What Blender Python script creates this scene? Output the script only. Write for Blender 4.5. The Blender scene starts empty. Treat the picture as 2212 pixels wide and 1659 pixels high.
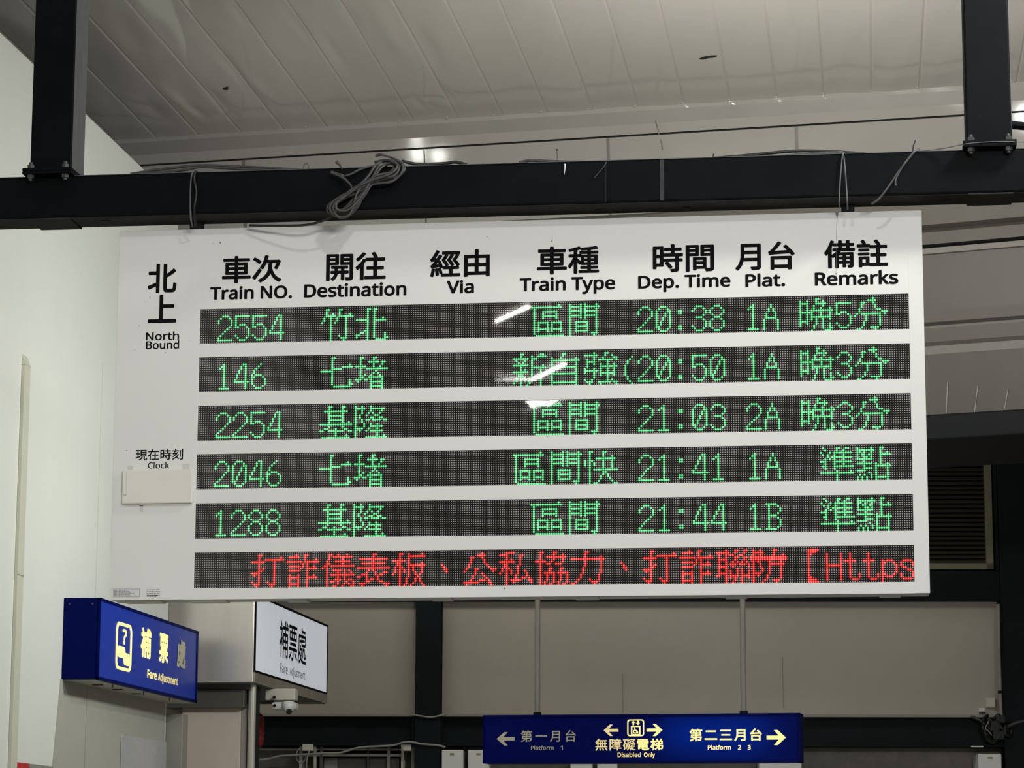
import bpy, bmesh, math, random
from mathutils import Vector, Matrix
random.seed(7)
SC = bpy.context.scene
COL = SC.collection

# ------------------------------------------------------------------ camera, world, lights, exposure
CAM = Vector((0, 0, 1.6))
FPX, PITCH, ROLL, YAW = 5934.0, math.radians(9.875), math.radians(0.2161), math.radians(7.4)
RCAM = Matrix.Rotation(YAW, 3, 'Z') @ Matrix.Rotation(math.pi / 2 + PITCH, 3, 'X') @ Matrix.Rotation(ROLL, 3, 'Z')
cd = bpy.data.cameras.new('camera')
cd.sensor_width = 36.0
cd.lens = FPX / 2212 * 36.0
cd.clip_end = 200
cam = bpy.data.objects.new('camera', cd)
cam.matrix_world = Matrix.Translation(CAM) @ RCAM.to_4x4()
COL.objects.link(cam)
SC.camera = cam

w = bpy.data.worlds.new('world'); SC.world = w; w.use_nodes = True
w.node_tree.nodes['Background'].inputs[0].default_value = (0.95, 0.93, 0.86, 1)
w.node_tree.nodes['Background'].inputs[1].default_value = 0.11
SC.view_settings.view_transform = 'Standard'
SC.view_settings.look = 'None'
SC.view_settings.exposure = 0.0
SC.view_settings.gamma = 1.0
SC.view_settings.use_curve_mapping = False

def area_lamp(name, loc, target, sx, sy, power, col=(1, .97, .9), spread=180):
    l = bpy.data.lights.new(name, 'AREA'); l.shape = 'RECTANGLE'; l.size = sx; l.size_y = sy
    l.energy = power; l.color = col; l.spread = math.radians(spread)
    o = bpy.data.objects.new(name, l); COL.objects.link(o)
    o.location = loc
    o.rotation_euler = (Vector(target) - Vector(loc)).to_track_quat('-Z', 'Y').to_euler()
    return o
area_lamp('lamp_hall_front', (-0.5, 6.0, 5.40), (-1.2, 9.2, 3.0), 0.25, 0.14, 21, (1, .99, .96))
area_lamp('fill_hall_back', (2.5, -1.0, 4.6), (-1.0, 10.0, 3.0), 3.0, 0.8, 400, (1, .99, .97))  # added fill behind the viewer, evens out the light on the board
area_lamp('fill_hall_side', (1.6, 8.2, 5.5), (-3.9, 13.6, 2.0), 0.5, 0.3, 34, (.98, 1, .95), 90)  # added unseen fill, lifts the lower part of the white wall
area_lamp('fill_ceiling', (-0.5, 9.55, 3.72), (-0.1, 12.7, 6.4), 0.8, 0.2, 88, (1, .97, .91), 92)  # no real uplight: added behind the board to brighten ceiling and bulkhead
area_lamp('fill_wall_left', (-0.6, 12.3, 3.7), (-3.84, 12.9, 3.2), 0.4, 0.3, 24, (.97, 1, .94), 110)  # added unseen fill behind the board, brightens the white wall evenly
area_lamp('lamp_passage', (-1.9, 17.2, 4.8), (-1.7, 19.4, 2.0), 5.0, 0.4, 34, (1, .96, .86))

# ------------------------------------------------------------------ picking points of the place by line of sight
def ray(px, py):
    return RCAM @ Vector(((px - 1106) / FPX, -(py - 829.5) / FPX, -1.0))
class Frame:
    """an upright plane: origin o, turned by yaw about z; u runs along it, d away from the camera"""
    def __init__(s, ox, oy, yaw=0.0):
        s.o = Vector((ox, oy, 0)); s.u = Vector((math.cos(yaw), math.sin(yaw), 0)); s.d = Vector((-math.sin(yaw), math.cos(yaw), 0)); s.yaw = yaw
    def at(s, px, py, d=0.0):
        r = ray(px, py); t = ((s.o + s.d * d - CAM).dot(s.d)) / r.dot(s.d)
        p = CAM + r * t
        return (p - s.o).dot(s.u), p.z
    def P(s, u, d, z):
        return s.o + s.u * u + s.d * d + Vector((0, 0, z))
    def pt(s, px, py, d=0.0):
        u, z = s.at(px, py, d); return s.P(u, d, z)
    def rect(s, x0, y0, x1, y1, d=0.0):
        yc, xc = (y0 + y1) / 2, (x0 + x1) / 2
        return s.at(x0, yc, d)[0], s.at(x1, yc, d)[0], s.at(xc, y1, d)[1], s.at(xc, y0, d)[1]   # u0,u1,z0,z1
W = Frame(0, 0)
def atX(px, py, X):
    r = ray(px, py); return CAM + r * ((X - CAM.x) / r.x)
def atZ(px, py, Z):
    r = ray(px, py); return CAM + r * ((Z - CAM.z) / r.z)

# ------------------------------------------------------------------ materials
def mat(name, col, rough=0.5, metal=0.0, var=0.0, vscale=3.0, bump=0.0, bscale=20.0, spec=0.5, stretch=(1, 1, 1), emit=None, estr=0.0, coat=0.0):
    m = bpy.data.materials.new(name); m.use_nodes = True
    nt = m.node_tree; b = nt.nodes['Principled BSDF']
    b.inputs['Base Color'].default_value = (*col, 1); b.inputs['Roughness'].default_value = rough
    b.inputs['Metallic'].default_value = metal
    b.inputs['Specular IOR Level'].default_value = spec
    b.inputs['Coat Weight'].default_value = coat
    b.inputs['Coat Roughness'].default_value = 0.05
    if emit:
        b.inputs['Emission Color'].default_value = (*emit, 1); b.inputs['Emission Strength'].default_value = estr
    if var or bump:
        tc = nt.nodes.new('ShaderNodeTexCoord'); mp = nt.nodes.new('ShaderNodeMapping')
        mp.inputs['Scale'].default_value = stretch
        nt.links.new(tc.outputs['Object'], mp.inputs['Vector'])
    if var:
        n = nt.nodes.new('ShaderNodeTexNoise'); n.inputs['Scale'].default_value = vscale; n.inputs['Detail'].default_value = 6
        n.inputs['Roughness'].default_value = 0.65
        nt.links.new(mp.outputs[0], n.inputs['Vector'])
        r = nt.nodes.new('ShaderNodeValToRGB')
        r.color_ramp.elements[0].position = 0.3; r.color_ramp.elements[1].position = 0.7
        r.color_ramp.elements[0].color = (*[c * (1 - var) for c in col], 1)
        r.color_ramp.elements[1].color = (*[min(1, c * (1 + var)) for c in col], 1)
        nt.links.new(n.outputs['Fac'], r.inputs[0]); nt.links.new(r.outputs[0], b.inputs['Base Color'])
    if bump:
        n2 = nt.nodes.new('ShaderNodeTexNoise'); n2.inputs['Scale'].default_value = bscale; n2.inputs['Detail'].default_value = 4
        nt.links.new(mp.outputs[0], n2.inputs['Vector'])
        bp = nt.nodes.new('ShaderNodeBump'); bp.inputs['Strength'].default_value = bump; bp.inputs['Distance'].default_value = 0.01
        nt.links.new(n2.outputs['Fac'], bp.inputs['Height']); nt.links.new(bp.outputs[0], b.inputs['Normal'])
    return m
def emis(name, col, s):
    m = bpy.data.materials.new(name); m.use_nodes = True; nt = m.node_tree
    nt.nodes.remove(nt.nodes['Principled BSDF'])
    e = nt.nodes.new('ShaderNodeEmission'); e.inputs[0].default_value = (*col, 1); e.inputs[1].default_value = s
    nt.links.new(e.outputs[0], nt.nodes['Material Output'].inputs[0])
    return m
def clear_sheet(name, rough=0.02, ior=1.5, tint=(1, 1, 1)):
    m = bpy.data.materials.new(name); m.use_nodes = True; nt = m.node_tree
    nt.nodes.remove(nt.nodes['Principled BSDF'])
    t = nt.nodes.new('ShaderNodeBsdfTransparent'); t.inputs[0].default_value = (*tint, 1)
    g = nt.nodes.new('ShaderNodeBsdfGlossy'); g.inputs['Roughness'].default_value = rough
    f = nt.nodes.new('ShaderNodeFresnel'); f.inputs['IOR'].default_value = ior
    mx = nt.nodes.new('ShaderNodeMixShader')
    nt.links.new(f.outputs[0], mx.inputs[0]); nt.links.new(t.outputs[0], mx.inputs[1]); nt.links.new(g.outputs[0], mx.inputs[2])
    nt.links.new(mx.outputs[0], nt.nodes['Material Output'].inputs[0])
    return m
M = {}
M['wall'] = mat('white_wall_paint', (.80, .82, .77), .55, var=.025, vscale=1.2)
M['wall_lower'] = mat('beige_wall_panel', (.44, .41, .35), .45, var=.06, vscale=1.0, spec=.4)
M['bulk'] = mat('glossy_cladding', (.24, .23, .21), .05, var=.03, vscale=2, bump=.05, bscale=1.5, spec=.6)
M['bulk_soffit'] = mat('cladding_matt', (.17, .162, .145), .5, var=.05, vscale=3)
M['bulk_low'] = mat('old_cladding', (.10, .092, .082), .35, var=.07, vscale=2.5, stretch=(1, 1, .4), bump=.1, bscale=4)
M['ceil'] = mat('ceiling_panel', (.40, .385, .355), .10, var=.03, vscale=1.4, spec=.4, stretch=(1, .25, 1))
M['floor'] = mat('floor_tile', (.42, .40, .36), .35, var=.08, vscale=2)
M['board'] = mat('board_white', (.80, .80, .785), .42, var=.012, vscale=2.2, spec=.2)
M['board_side'] = mat('board_metal', (.55, .56, .54), .45, var=.04, vscale=4)
M['shade_grey'] = mat('wall_shade_grey', (.46, .45, .40), .5, var=.04, vscale=2)  # tone of the shaded wall under the blue sign
M['black'] = mat('black_print', (.004, .004, .005), .8, spec=.1)
M['led_back'] = mat('led_module', (.009, .008, .008), .7, spec=.2)
M['dot'] = mat('unlit_led', (.72, .67, .64), .4, var=.22, vscale=60)
M['g_core'] = emis('green_led', (.26, 1.0, .44), 1.12)
M['g_halo'] = emis('green_led_halo', (.012, .33, .045), 1.0)  # ring round lit green dots, their glow painted as a dimmer colour
M['r_core'] = emis('red_led', (1.0, .27, .21), 1.15)
M['r_halo'] = emis('red_led_halo', (.82, .004, .010), 1.0)  # same painted glow round the red dots
for k in ('g_core', 'g_halo', 'r_core', 'r_halo'): M[k].cycles.emission_sampling = 'NONE'
M['pane'] = clear_sheet('clear_cover', .02, 1.5)
M['steel_dark'] = mat('black_steel_paint', (.0026, .0032, .0046), .6, var=.35, vscale=5, spec=.08)
M['steel_under'] = mat('dusty_black_steel', (.028, .027, .025), .8, var=.3, vscale=6, spec=.1)
M['dust_lit'] = mat('dusty_lit_grey_steel', (.11, .117, .117), .7, var=.2, vscale=14, stretch=(3, 3, .6))  # real dust on the beam, also colour for the lit side of the posts
M['seam'] = mat('grey_weld', (.022, .025, .027), .7, var=.5, vscale=25)
M['bolt'] = mat('galvanised_bolt', (.06, .063, .06), .5, metal=.4, var=.2, vscale=40)
M['joint'] = mat('dark_joint', (.10, .095, .085), .5)
M['hole'] = mat('black_hole', (.003, .003, .003), .9)
M['cable'] = mat('dusty_cable', (.055, .053, .052), .55, var=.35, vscale=30)
M['cable_black'] = mat('black_cable', (.012, .012, .012), .5)
M['cable_light'] = mat('pale_cable', (.33, .33, .29), .5, var=.1)
M['teal'] = mat('dark_teal_steel', (.005, .009, .011), .6, var=.25, vscale=3, spec=.15)
M['teal_dark'] = mat('near_black_steel', (.006, .007, .009), .6, var=.2, vscale=3, spec=.2)
M['grey_trim'] = mat('grey_trim', (.28, .27, .24), .5, var=.08)
M['cream'] = mat('cream_plastic', (.62, .61, .52), .45, var=.04)
M['blue'] = mat('blue_sign_paint', (.007, .040, .42), .35, var=.05, vscale=2, spec=.2)
M['blue_end'] = mat('blue_sign_side', (.0008, .004, .085), .5, var=.06, vscale=2, spec=.04)
M['under_grey'] = mat('grey_sheet', (.42, .42, .37), .5, var=.05)
M['yellow_lit'] = mat('lit_yellow_letter', (.85, .72, .35), .4, emit=(1, .80, .26), estr=.9)
M['yellow_half'] = mat('half_lit_letter', (.75, .66, .40), .4, emit=(1, .78, .30), estr=.45)
M['yellow_dim'] = mat('unlit_letter', (.60, .56, .42), .4)
M['stainless'] = mat('stainless', (.78, .75, .68), .27, metal=.62, var=.10, vscale=2.4, stretch=(3, 3, .2), bump=.10, bscale=3)
M['chrome'] = mat('chrome_lip', (.42, .41, .38), .18, metal=.95, var=.3, vscale=4, stretch=(1, 2, 1))
M['white_sign'] = mat('white_lightbox', (.72, .75, .82), .3, emit=(.86, .91, 1), estr=.33)
M['clockcover'] = mat('off_white_card', (.80, .775, .715), .55, var=.03, vscale=6)
M['tape'] = mat('pale_tape', (.66, .64, .60), .4)
M['sticker'] = mat('sticker_paper', (.70, .71, .72), .5)
M['ink'] = mat('grey_ink', (.22, .22, .24), .6)
M['white_box'] = mat('white_sheet_metal', (.78, .79, .76), .45, var=.03)
M['booth'] = mat('booth_panel', (.58, .50, .44), .5, var=.04)
M['booth_frame'] = mat('booth_frame', (.11, .105, .09), .4, metal=.3)
M['red'] = mat('deep_red', (.20, .004, .006), .5, var=.2, vscale=20)
M['red_sign'] = mat('red_board', (.55, .03, .035), .45)
M['lens'] = mat('black_lens', (.004, .004, .005), .12)
M['gold'] = mat('gold_print', (.35, .28, .10), .5)
M['louvre'] = mat('louvre_slat', (.055, .052, .036), .5, var=.15)
M['louvre_frame'] = mat('louvre_frame', (.17, .165, .11), .5, var=.1)
M['duct'] = mat('trunking', (.66, .65, .55), .5)
M['film'] = mat('plastic_film', (.47, .48, .50), .08, spec=.6, bump=.25, bscale=14)
M['rubble'] = mat('shop_wall', (.22, .205, .175), .7, var=.2, vscale=8, bump=.2, bscale=30)
M['tube'] = emis('lit_tube', (1, .98, .90), 60.0)
M['fixture'] = mat('lamp_housing', (.75, .75, .72), .4)

# ------------------------------------------------------------------ mesh helpers
class MB:
    def __init__(s): s.v = []; s.f = []; s.m = []
    def add(s, verts, faces, mi=0):
        b = len(s.v); s.v += [tuple(v) for v in verts]
        s.f += [tuple(b + i for i in f) for f in faces]; s.m += [mi] * len(faces)
        return s
    def box(s, a, b, F=None, bev=0.0, mi=0):
        """a, b opposite corners in (u, d, z) of frame F"""
        F = F or W
        bm = bmesh.new(); bmesh.ops.create_cube(bm, size=1.0)
        lo = [min(a[i], b[i]) for i in range(3)]; hi = [max(a[i], b[i]) for i in range(3)]
        for v in bm.verts:
            v.co = Vector([(lo[i] + hi[i]) / 2 + v.co[i] * (hi[i] - lo[i]) for i in range(3)])
        if bev:
            bmesh.ops.bevel(bm, geom=bm.edges[:], offset=bev, segments=2, profile=.5, affect='EDGES')
        bm.verts.index_update()
        s.add([F.P(*v.co) for v in bm.verts], [[v.index for v in f.verts] for f in bm.faces], mi)
        bm.free(); return s
    def prism(s, poly, vec, mi=0):
        """a flat outline (list of points) swept by vec"""
        n = len(poly); vec = Vector(vec); P = [Vector(p) for p in poly]
        s.add(P + [p + vec for p in P], [list(range(n))[::-1], list(range(n, 2 * n))] + [[i, (i + 1) % n, n + (i + 1) % n, n + i] for i in range(n)], mi)
        return s
    def cyl(s, p0, p1, r0, r1=None, n=16, mi=0, caps=True):
        p0, p1 = Vector(p0), Vector(p1); r1 = r0 if r1 is None else r1
        ax = (p1 - p0).normalized(); q = ax.orthogonal().normalized(); t = ax.cross(q)
        ring = [q * math.cos(2 * math.pi * i / n) + t * math.sin(2 * math.pi * i / n) for i in range(n)]
        f = [[i, (i + 1) % n, n + (i + 1) % n, n + i] for i in range(n)]
        if caps: f += [list(range(n))[::-1], list(range(n, 2 * n))]
        s.add([p0 + c * r0 for c in ring] + [p1 + c * r1 for c in ring], f, mi); return s
    def lathe(s, c, prof, n=20, mi=0):
        """profile [(r, z)] turned about the vertical through c"""
        c = Vector(c); v = []; f = []
        for r, z in prof:
            v += [c + Vector((r * math.cos(2 * math.pi * i / n), r * math.sin(2 * math.pi * i / n), z)) for i in range(n)]
        for k in range(len(prof) - 1):
            f += [[k * n + i, k * n + (i + 1) % n, (k + 1) * n + (i + 1) % n, (k + 1) * n + i] for i in range(n)]
        f += [list(range(n))[::-1], [(len(prof) - 1) * n + i for i in range(n)]]
        s.add(v, f, mi); return s
    def tube(s, pts, r, n=8, sub=6, mi=0):
        P = [Vector(p) for p in pts]
        if sub > 1 and len(P) > 2:
            Q = [2 * P[0] - P[1]] + P + [2 * P[-1] - P[-2]]; out = []
            for i in range(1, len(Q) - 2):
                a, b, c, d = Q[i - 1:i + 3]
                for k in range(sub):
                    t = k / sub
                    out.append(.5 * ((2 * b) + (c - a) * t + (2 * a - 5 * b + 4 * c - d) * t * t + (-a + 3 * b - 3 * c + d) * t ** 3))
            P = out + [P[-1]]
        v = []; f = []; up = None
        for i, p in enumerate(P):
            tn = (P[min(i + 1, len(P) - 1)] - P[max(i - 1, 0)])
            tn = tn.normalized() if tn.length > 1e-9 else Vector((1, 0, 0))
            up = tn.orthogonal().normalized() if up is None else (up - tn * up.dot(tn))
            up = up.normalized() if up.length > 1e-6 else tn.orthogonal().normalized()
            sd = tn.cross(up); rr = r(i / (len(P) - 1)) if callable(r) else r
            v += [p + (up * math.cos(2 * math.pi * k / n) + sd * math.sin(2 * math.pi * k / n)) * rr for k in range(n)]
        for i in range(len(P) - 1):
            f += [[i * n + k, i * n + (k + 1) % n, (i + 1) * n + (k + 1) % n, (i + 1) * n + k] for k in range(n)]
        f += [list(range(n))[::-1], [(len(P) - 1) * n + k for k in range(n)]]
        s.add(v, f, mi); return s
    def text(s, body, O, U, V, N, bold=0.0, spacing=1.0, mi=0, raise_=0.0006):
        """lettering stretched over the parallelogram O, O+U, O+V, standing proud along N"""
        c = bpy.data.curves.new('lettering', 'FONT'); c.body = body; c.size = 1.0; c.resolution_u = 4
        if FONT and all(ord(ch) < 256 for ch in body): c.font = FONT
        c.space_character = spacing
        o = bpy.data.objects.new('lettering', c); COL.objects.link(o)
        dg = bpy.context.evaluated_depsgraph_get()
        me = bpy.data.meshes.new_from_object(o.evaluated_get(dg))
        co = [v.co.copy() for v in me.vertices]; fs = [list(p.vertices) for p in me.polygons]
        bpy.data.objects.remove(o); bpy.data.curves.remove(c); bpy.data.meshes.remove(me)
        n0 = len(co); co2, fs2 = list(co), list(fs)
        if bold:                                            # heavier strokes: the outline thickened in ten directions
            for k in range(10):
                a = 2 * math.pi * k / 10; sh = Vector((bold * math.cos(a), bold * math.sin(a), 0)); nb_ = len(co2)
                co2 += [v + sh for v in co]; fs2 += [[nb_ + i for i in f] for f in fs]
        x0 = min(v.x for v in co2); x1 = max(v.x for v in co2); y0 = min(v.y for v in co2); y1 = max(v.y for v in co2)
        s.add([Vector(O) + Vector(U) * ((v.x - x0) / (x1 - x0)) + Vector(V) * ((v.y - y0) / (y1 - y0)) + Vector(N) * (raise_ - .000012 * (i // n0)) for i, v in enumerate(co2)], fs2, mi)
        return s
    def obj(s, name, mats, parent=None, smooth=False):
        off = Vector((0, 0, 0)); q = parent
        while q is not None: off += q.location; q = q.parent
        me = bpy.data.meshes.new(name)
        me.from_pydata([(v[0] - off.x, v[1] - off.y, v[2] - off.z) for v in s.v], [], s.f)
        mats = mats if isinstance(mats, (list, tuple)) else [mats]
        for m in mats: me.materials.append(m)
        if len(mats) > 1: me.polygons.foreach_set('material_index', s.m)
        bm = bmesh.new(); bm.from_mesh(me)
        if len(bm.faces) < 60000: bmesh.ops.recalc_face_normals(bm, faces=bm.faces[:])
        bm.to_mesh(me); bm.free()
        if smooth:
            for p in me.polygons: p.use_smooth = True
        o = bpy.data.objects.new(name, me); COL.objects.link(o)
        if parent is not None: o.parent = parent
        return o
FONT = None
try:
    FONT = bpy.data.fonts.load(bpy.utils.system_resource('DATAFILES', path='fonts') + '/NotoSansHebrew-Regular.woff2')
except Exception:
    FONT = None
def tag(o, label=None, cat=None, group=None, kind=None):
    if label: o['label'] = label
    if cat: o['category'] = cat
    if group: o['group'] = group
    if kind: o['kind'] = kind
    return o
def thing(name, loc, label, cat, group=None):
    o = bpy.data.objects.new(name, None); COL.objects.link(o); o.location = loc; o.empty_display_size = .1
    return tag(o, label, cat, group)
def struct(o, label=None):
    o['kind'] = 'structure'
    if label: o['label'] = label
    return o

# ------------------------------------------------------------------ the setting
ZC = 5.70            # ceiling height
XW = -3.843           # face of the white side wall
struct(MB().box((-7, -8, -.1), (10, 24, 0)).obj('floor', M['floor']), 'station floor below the picture')
# white side wall running away on the left
ZW = 5.29            # top of that wall, well below the ceiling
struct(MB().box((XW - .18, -6, 0), (XW, 14.85, ZW), bev=.004).obj('wall_left', M['wall']), 'tall bright white side wall left of the departure board')

MB().box((XW - .001, atX(214, 1000, XW).y, .5), (XW + .0012, atX(214, 1000, XW).y + .008, 4.1)).obj('panel_seam', M['duct'], bpy.data.objects['wall_left'])
# grey sheet on the wall, colour stands in for shade under the blue sign
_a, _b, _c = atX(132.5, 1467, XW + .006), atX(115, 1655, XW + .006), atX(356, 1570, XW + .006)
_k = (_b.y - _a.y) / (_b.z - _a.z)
o = MB().prism([(XW, _a.y, 2.457), (XW, _c.y, 2.457), (XW, _c.y, 0), (XW, _a.y + _k * -2.457, 0)], (.006, 0, 0)).obj('wall_shade_sheet', M['shade_grey'], bpy.data.objects['wall_left'])
yj = atX(185, 1560, XW + .006).y; MB().box((XW + .005, yj, 0), (XW + .0066, yj + .006, 2.5)).obj('panel_seam', M['grey_trim'], bpy.data.objects['wall_left'])
# ceiling of long panels: each 255 mm wide with a lapped seam, slightly dented
BULK = Frame(-4.27, 14.96, math.atan(-.118))
DENTS = []
for x, y, wd, ld, am, sk in ((330, 235, .05, .28, .010, .1), (388, 222, .035, .30, -.010, .05), (470, 215, .035, .30, .009, .05), (505, 150, .03, .34, .011, .0), (560, 190, .04, .3, -.007, .1),
                             (520, 30, .03, .25, .009, 0), (650, 60, .03, .3, .009, 0), (760, 40, .03, .3, .010, 0), (720, 110, .03, .3, .008, 0), (845, 75, .05, .4, -.010, 0), (925, 100, .05, .4, .012, 0), (905, 222, .025, .10, .008, 0), (968, 205, .022, .16, .010, 0), (935, 230, .02, .06, .006, 0),
                             (300, 215, .04, .1, -.008, .3), (425, 240, .03, .12, .008, .2)):
    p = atZ(x, y, ZC); DENTS.append((p.x, p.y, wd, ld, am, sk))
def build_ceiling():
    b = MB(); nx = 8; pw = .255; x0 = -.948 - 24 * pw; npan = 50
    xs = []
    for p in range(npan):
        for t in (0, .010, .022, .05, .1, .15, .2, .25, .3, .35, .4, .45, .5, .55, .6, .65, .7, .75, .8, .85, .9, .95, .98): xs.append((p, t))
    ys = [-8 + i * 1.0 for i in range(18)] + [10.2 + i * .06 for i in range(90)]
    rnd = [random.uniform(-1, 1) for _ in range(npan)]
    def h(p, t, y):
        z = .004 if t < .02 else .0                        # open seam
        z -= .0025 * (t - .05) if t >= .05 else 0
        z += .0035 * rnd[p] * math.sin(math.pi * t)
        if y > 9.5:
            x = x0 + (p + t) * pw
            for xd, yd, wd, ld, am, sk in DENTS:
                dy = y - yd
                if abs(dy) < ld * 2.5:
                    dx = x - xd - sk * dy
                    if abs(dx) < wd * 3: z += am * math.exp(-(dx / wd) ** 2 - (dy / ld) ** 2)
            z += .0022 * math.sin(7 * x + 2.1 * y + 3 * math.sin(1.7 * y)) * math.sin(math.pi * t)
            z += .0016 * math.sin(23 * x + 5 * y + 2 * rnd[p]) * math.sin(math.pi * t)
        return ZC + z
    v = []
    cols = xs + [(npan, 0.0)]
    rnd.append(0)
    for y in ys:
        for p, t in cols: v.append((x0 + (p + t) * pw, y, h(p, t, y)))
    n = len(cols); f = []
    for j in range(len(ys) - 1):
        for i in range(n - 1): f.append((j * n + i, j * n + i + 1, (j + 1) * n + i + 1, (j + 1) * n + i))
    b.add(v, f)
    # closed upper side
    k = len(b.v)
    b.add([(x0, -8, ZC + .1), (x0 + npan * pw, -8, ZC + .1), (x0 + npan * pw, ys[-1], ZC + .1), (x0, ys[-1], ZC + .1)], [(0, 1, 2, 3)])
    return b
ce = struct(build_ceiling().obj('ceiling', M['ceil'], smooth=True), 'glossy panelled ceiling with long seams')
for k, (pts) in enumerate(([(481, 191), (487, 188), (497, 186), (505, 188), (507, 191), (498, 193), (488, 195), (482, 194)],
                           [(1510, 127), (1518, 123), (1535, 120), (1549, 120), (1546, 124), (1530, 126), (1519, 129), (1513, 129)])):
    o = MB().prism([atZ(x, y, ZC - .004) for x, y in pts], (0, 0, .006)).obj('hole', M['hole'], ce)
    o['label'] = 'small black hole in the ceiling panel'

# bulkhead across the end of the ceiling
def bz(px, py, d=0.0): return BULK.at(px, py, d)[1]
U0, U1 = -3.2, 8.5
zs = dict(a=5.70, b=bz(1416, 237), c=bz(1416, 262), d=bz(1416, 283), e=bz(1416, 287.5))
TILT = math.tan(math.radians(8))
b = MB()
b.box((U0, 0, zs['b']), (U1, .9, 5.75), BULK)                                   # ceiling edge strip
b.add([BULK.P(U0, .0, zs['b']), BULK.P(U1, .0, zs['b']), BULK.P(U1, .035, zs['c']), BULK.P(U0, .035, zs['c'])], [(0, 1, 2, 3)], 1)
b.add([BULK.P(U0, .035, zs['c']), BULK.P(U1, .035, zs['c']), BULK.P(U1, .035 + TILT * (zs['c'] - zs['d']), zs['d']), BULK.P(U0, .035 + TILT * (zs['c'] - zs['d']), zs['d'])], [(0, 1, 2, 3)], 0)
b.box((U0, .06, zs['e'] - .01), (U1, .9, zs['d']), BULK, mi=2)                       # dark gap
zb = 5.12; t0 = .040
b.add([BULK.P(U0, t0, zs['e']), BULK.P(U1, t0, zs['e']), BULK.P(U1, t0 + TILT * (zs['e'] - zb), zb), BULK.P(U0, t0 + TILT * (zs['e'] - zb), zb)], [(0, 1, 2, 3)], 0)
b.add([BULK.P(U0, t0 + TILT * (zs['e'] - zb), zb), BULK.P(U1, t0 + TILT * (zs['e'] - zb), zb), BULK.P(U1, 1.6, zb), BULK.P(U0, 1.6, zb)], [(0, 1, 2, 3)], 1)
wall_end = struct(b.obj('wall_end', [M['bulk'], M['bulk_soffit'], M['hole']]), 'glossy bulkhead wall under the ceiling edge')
for k, (x, wd) in enumerate(((522, 6), (1310, 6), (1718, 7), (912, 2))):                                   # joint strips
    u0 = BULK.at(x - wd / 2, 310)[0]; u1 = BULK.at(x + wd / 2, 310)[0]
    q = MB(); zt = zs['e'] - .002
    q.prism([BULK.P(u0, t0 - .004, zt), BULK.P(u1, t0 - .004, zt), BULK.P(u1, t0 + TILT * (zt - zb) - .004, zb), BULK.P(u0, t0 + TILT * (zt - zb) - .004, zb)], BULK.d * .003)
    q.obj('joint_strip', M['joint'] if k < 3 else M['hole'], wall_end)
pts = [(1416, 234), (1418, 247), (1416, 261), (1420, 275), (1424, 291), (1428, 306), (1431, 323)]
MB().tube([BULK.pt(x, y, .03 if y < 286 else .045) for x, y in pts], .003, 5, 3).obj('crack', M['joint'], wall_end)
# trim screws along the ceiling edge
q = MB()
for i in range(16):
    u = BULK.at(1476 + (i - 8) * 101.5, 225)[0]
    if u > .1: q.lathe(BULK.P(u, -.03, ZC - .007), [(.004, 0), (.007, .004), (.007, .008)], 8)
q.obj('screw_heads', M['grey_trim'], wall_end)

# lower bulkhead with ledges, seen right of the board
LOW = Frame(*BULK.pt(2100, 700, -.05).to_2d(), math.radians(-16))
def lz(py): return LOW.at(2100, py)[1]
b = MB(); L0, L1 = -5.0, 7.0
prof = [(5.13, -.10), (lz(487), -.10), (lz(490), -.02), (lz(498), -.045), (lz(524), -.045), (lz(524), .05), (lz(530), .05), (lz(530), -.02), (lz(542), -.02), (lz(543), .0), (lz(667), .02),
        (lz(668), -.03), (lz(692), -.03), (lz(695), .03), (lz(703), .03), (lz(704), -.02), (lz(734), -.02), (lz(740), .02), (lz(757), .03), (lz(898), .0)]
mi = [0, 0, 0, 0, 2, 2, 2, 1, 0, 0, 0, 0, 1, 1, 0, 0, 1, 1, 0]
for i in range(len(prof) - 1):
    (za, da), (zb2, db) = prof[i], prof[i + 1]
    b.add([LOW.P(L0, da, za), LOW.P(L1, da, za), LOW.P(L1, db, zb2), LOW.P(L0, db, zb2)], [(0, 1, 2, 3)], mi[i])
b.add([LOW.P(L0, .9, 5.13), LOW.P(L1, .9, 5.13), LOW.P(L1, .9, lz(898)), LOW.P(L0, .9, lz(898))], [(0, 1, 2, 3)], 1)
wl = struct(b.obj('wall_bulkhead', [M['bulk_low'], M['bulk_soffit'], M['hole']]), 'weathered cladding with ledges right of the departure board')
for x0, y0, x1, y1 in ((2047, 825, 2044, 893), (2112, 834, 2105, 893), (2178, 838, 2170, 884), (2156, 676, 2153, 690)):
    MB().tube([LOW.pt(x0, y0, .0), LOW.pt(x1, y1, .0)], .003, 5, 1).obj('panel_seam', M['grey_trim'], wl)
struct(MB().box((L0, -.12, LOW.at(2100, 945, -.12)[1]), (L1, .9, lz(898)), LOW, bev=.01).obj('beam_bulkhead', M['teal_dark']), 'near black steel beam under the weathered cladding')
struct(MB().box((-7, 15.0, 4.95), (10, 22, 5.1)).obj('ceiling_passage_block', M['bulk_soffit']), 'unseen slab over the passage behind, added to keep light out')  # unseen slab, added to keep world light out of the passage

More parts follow.
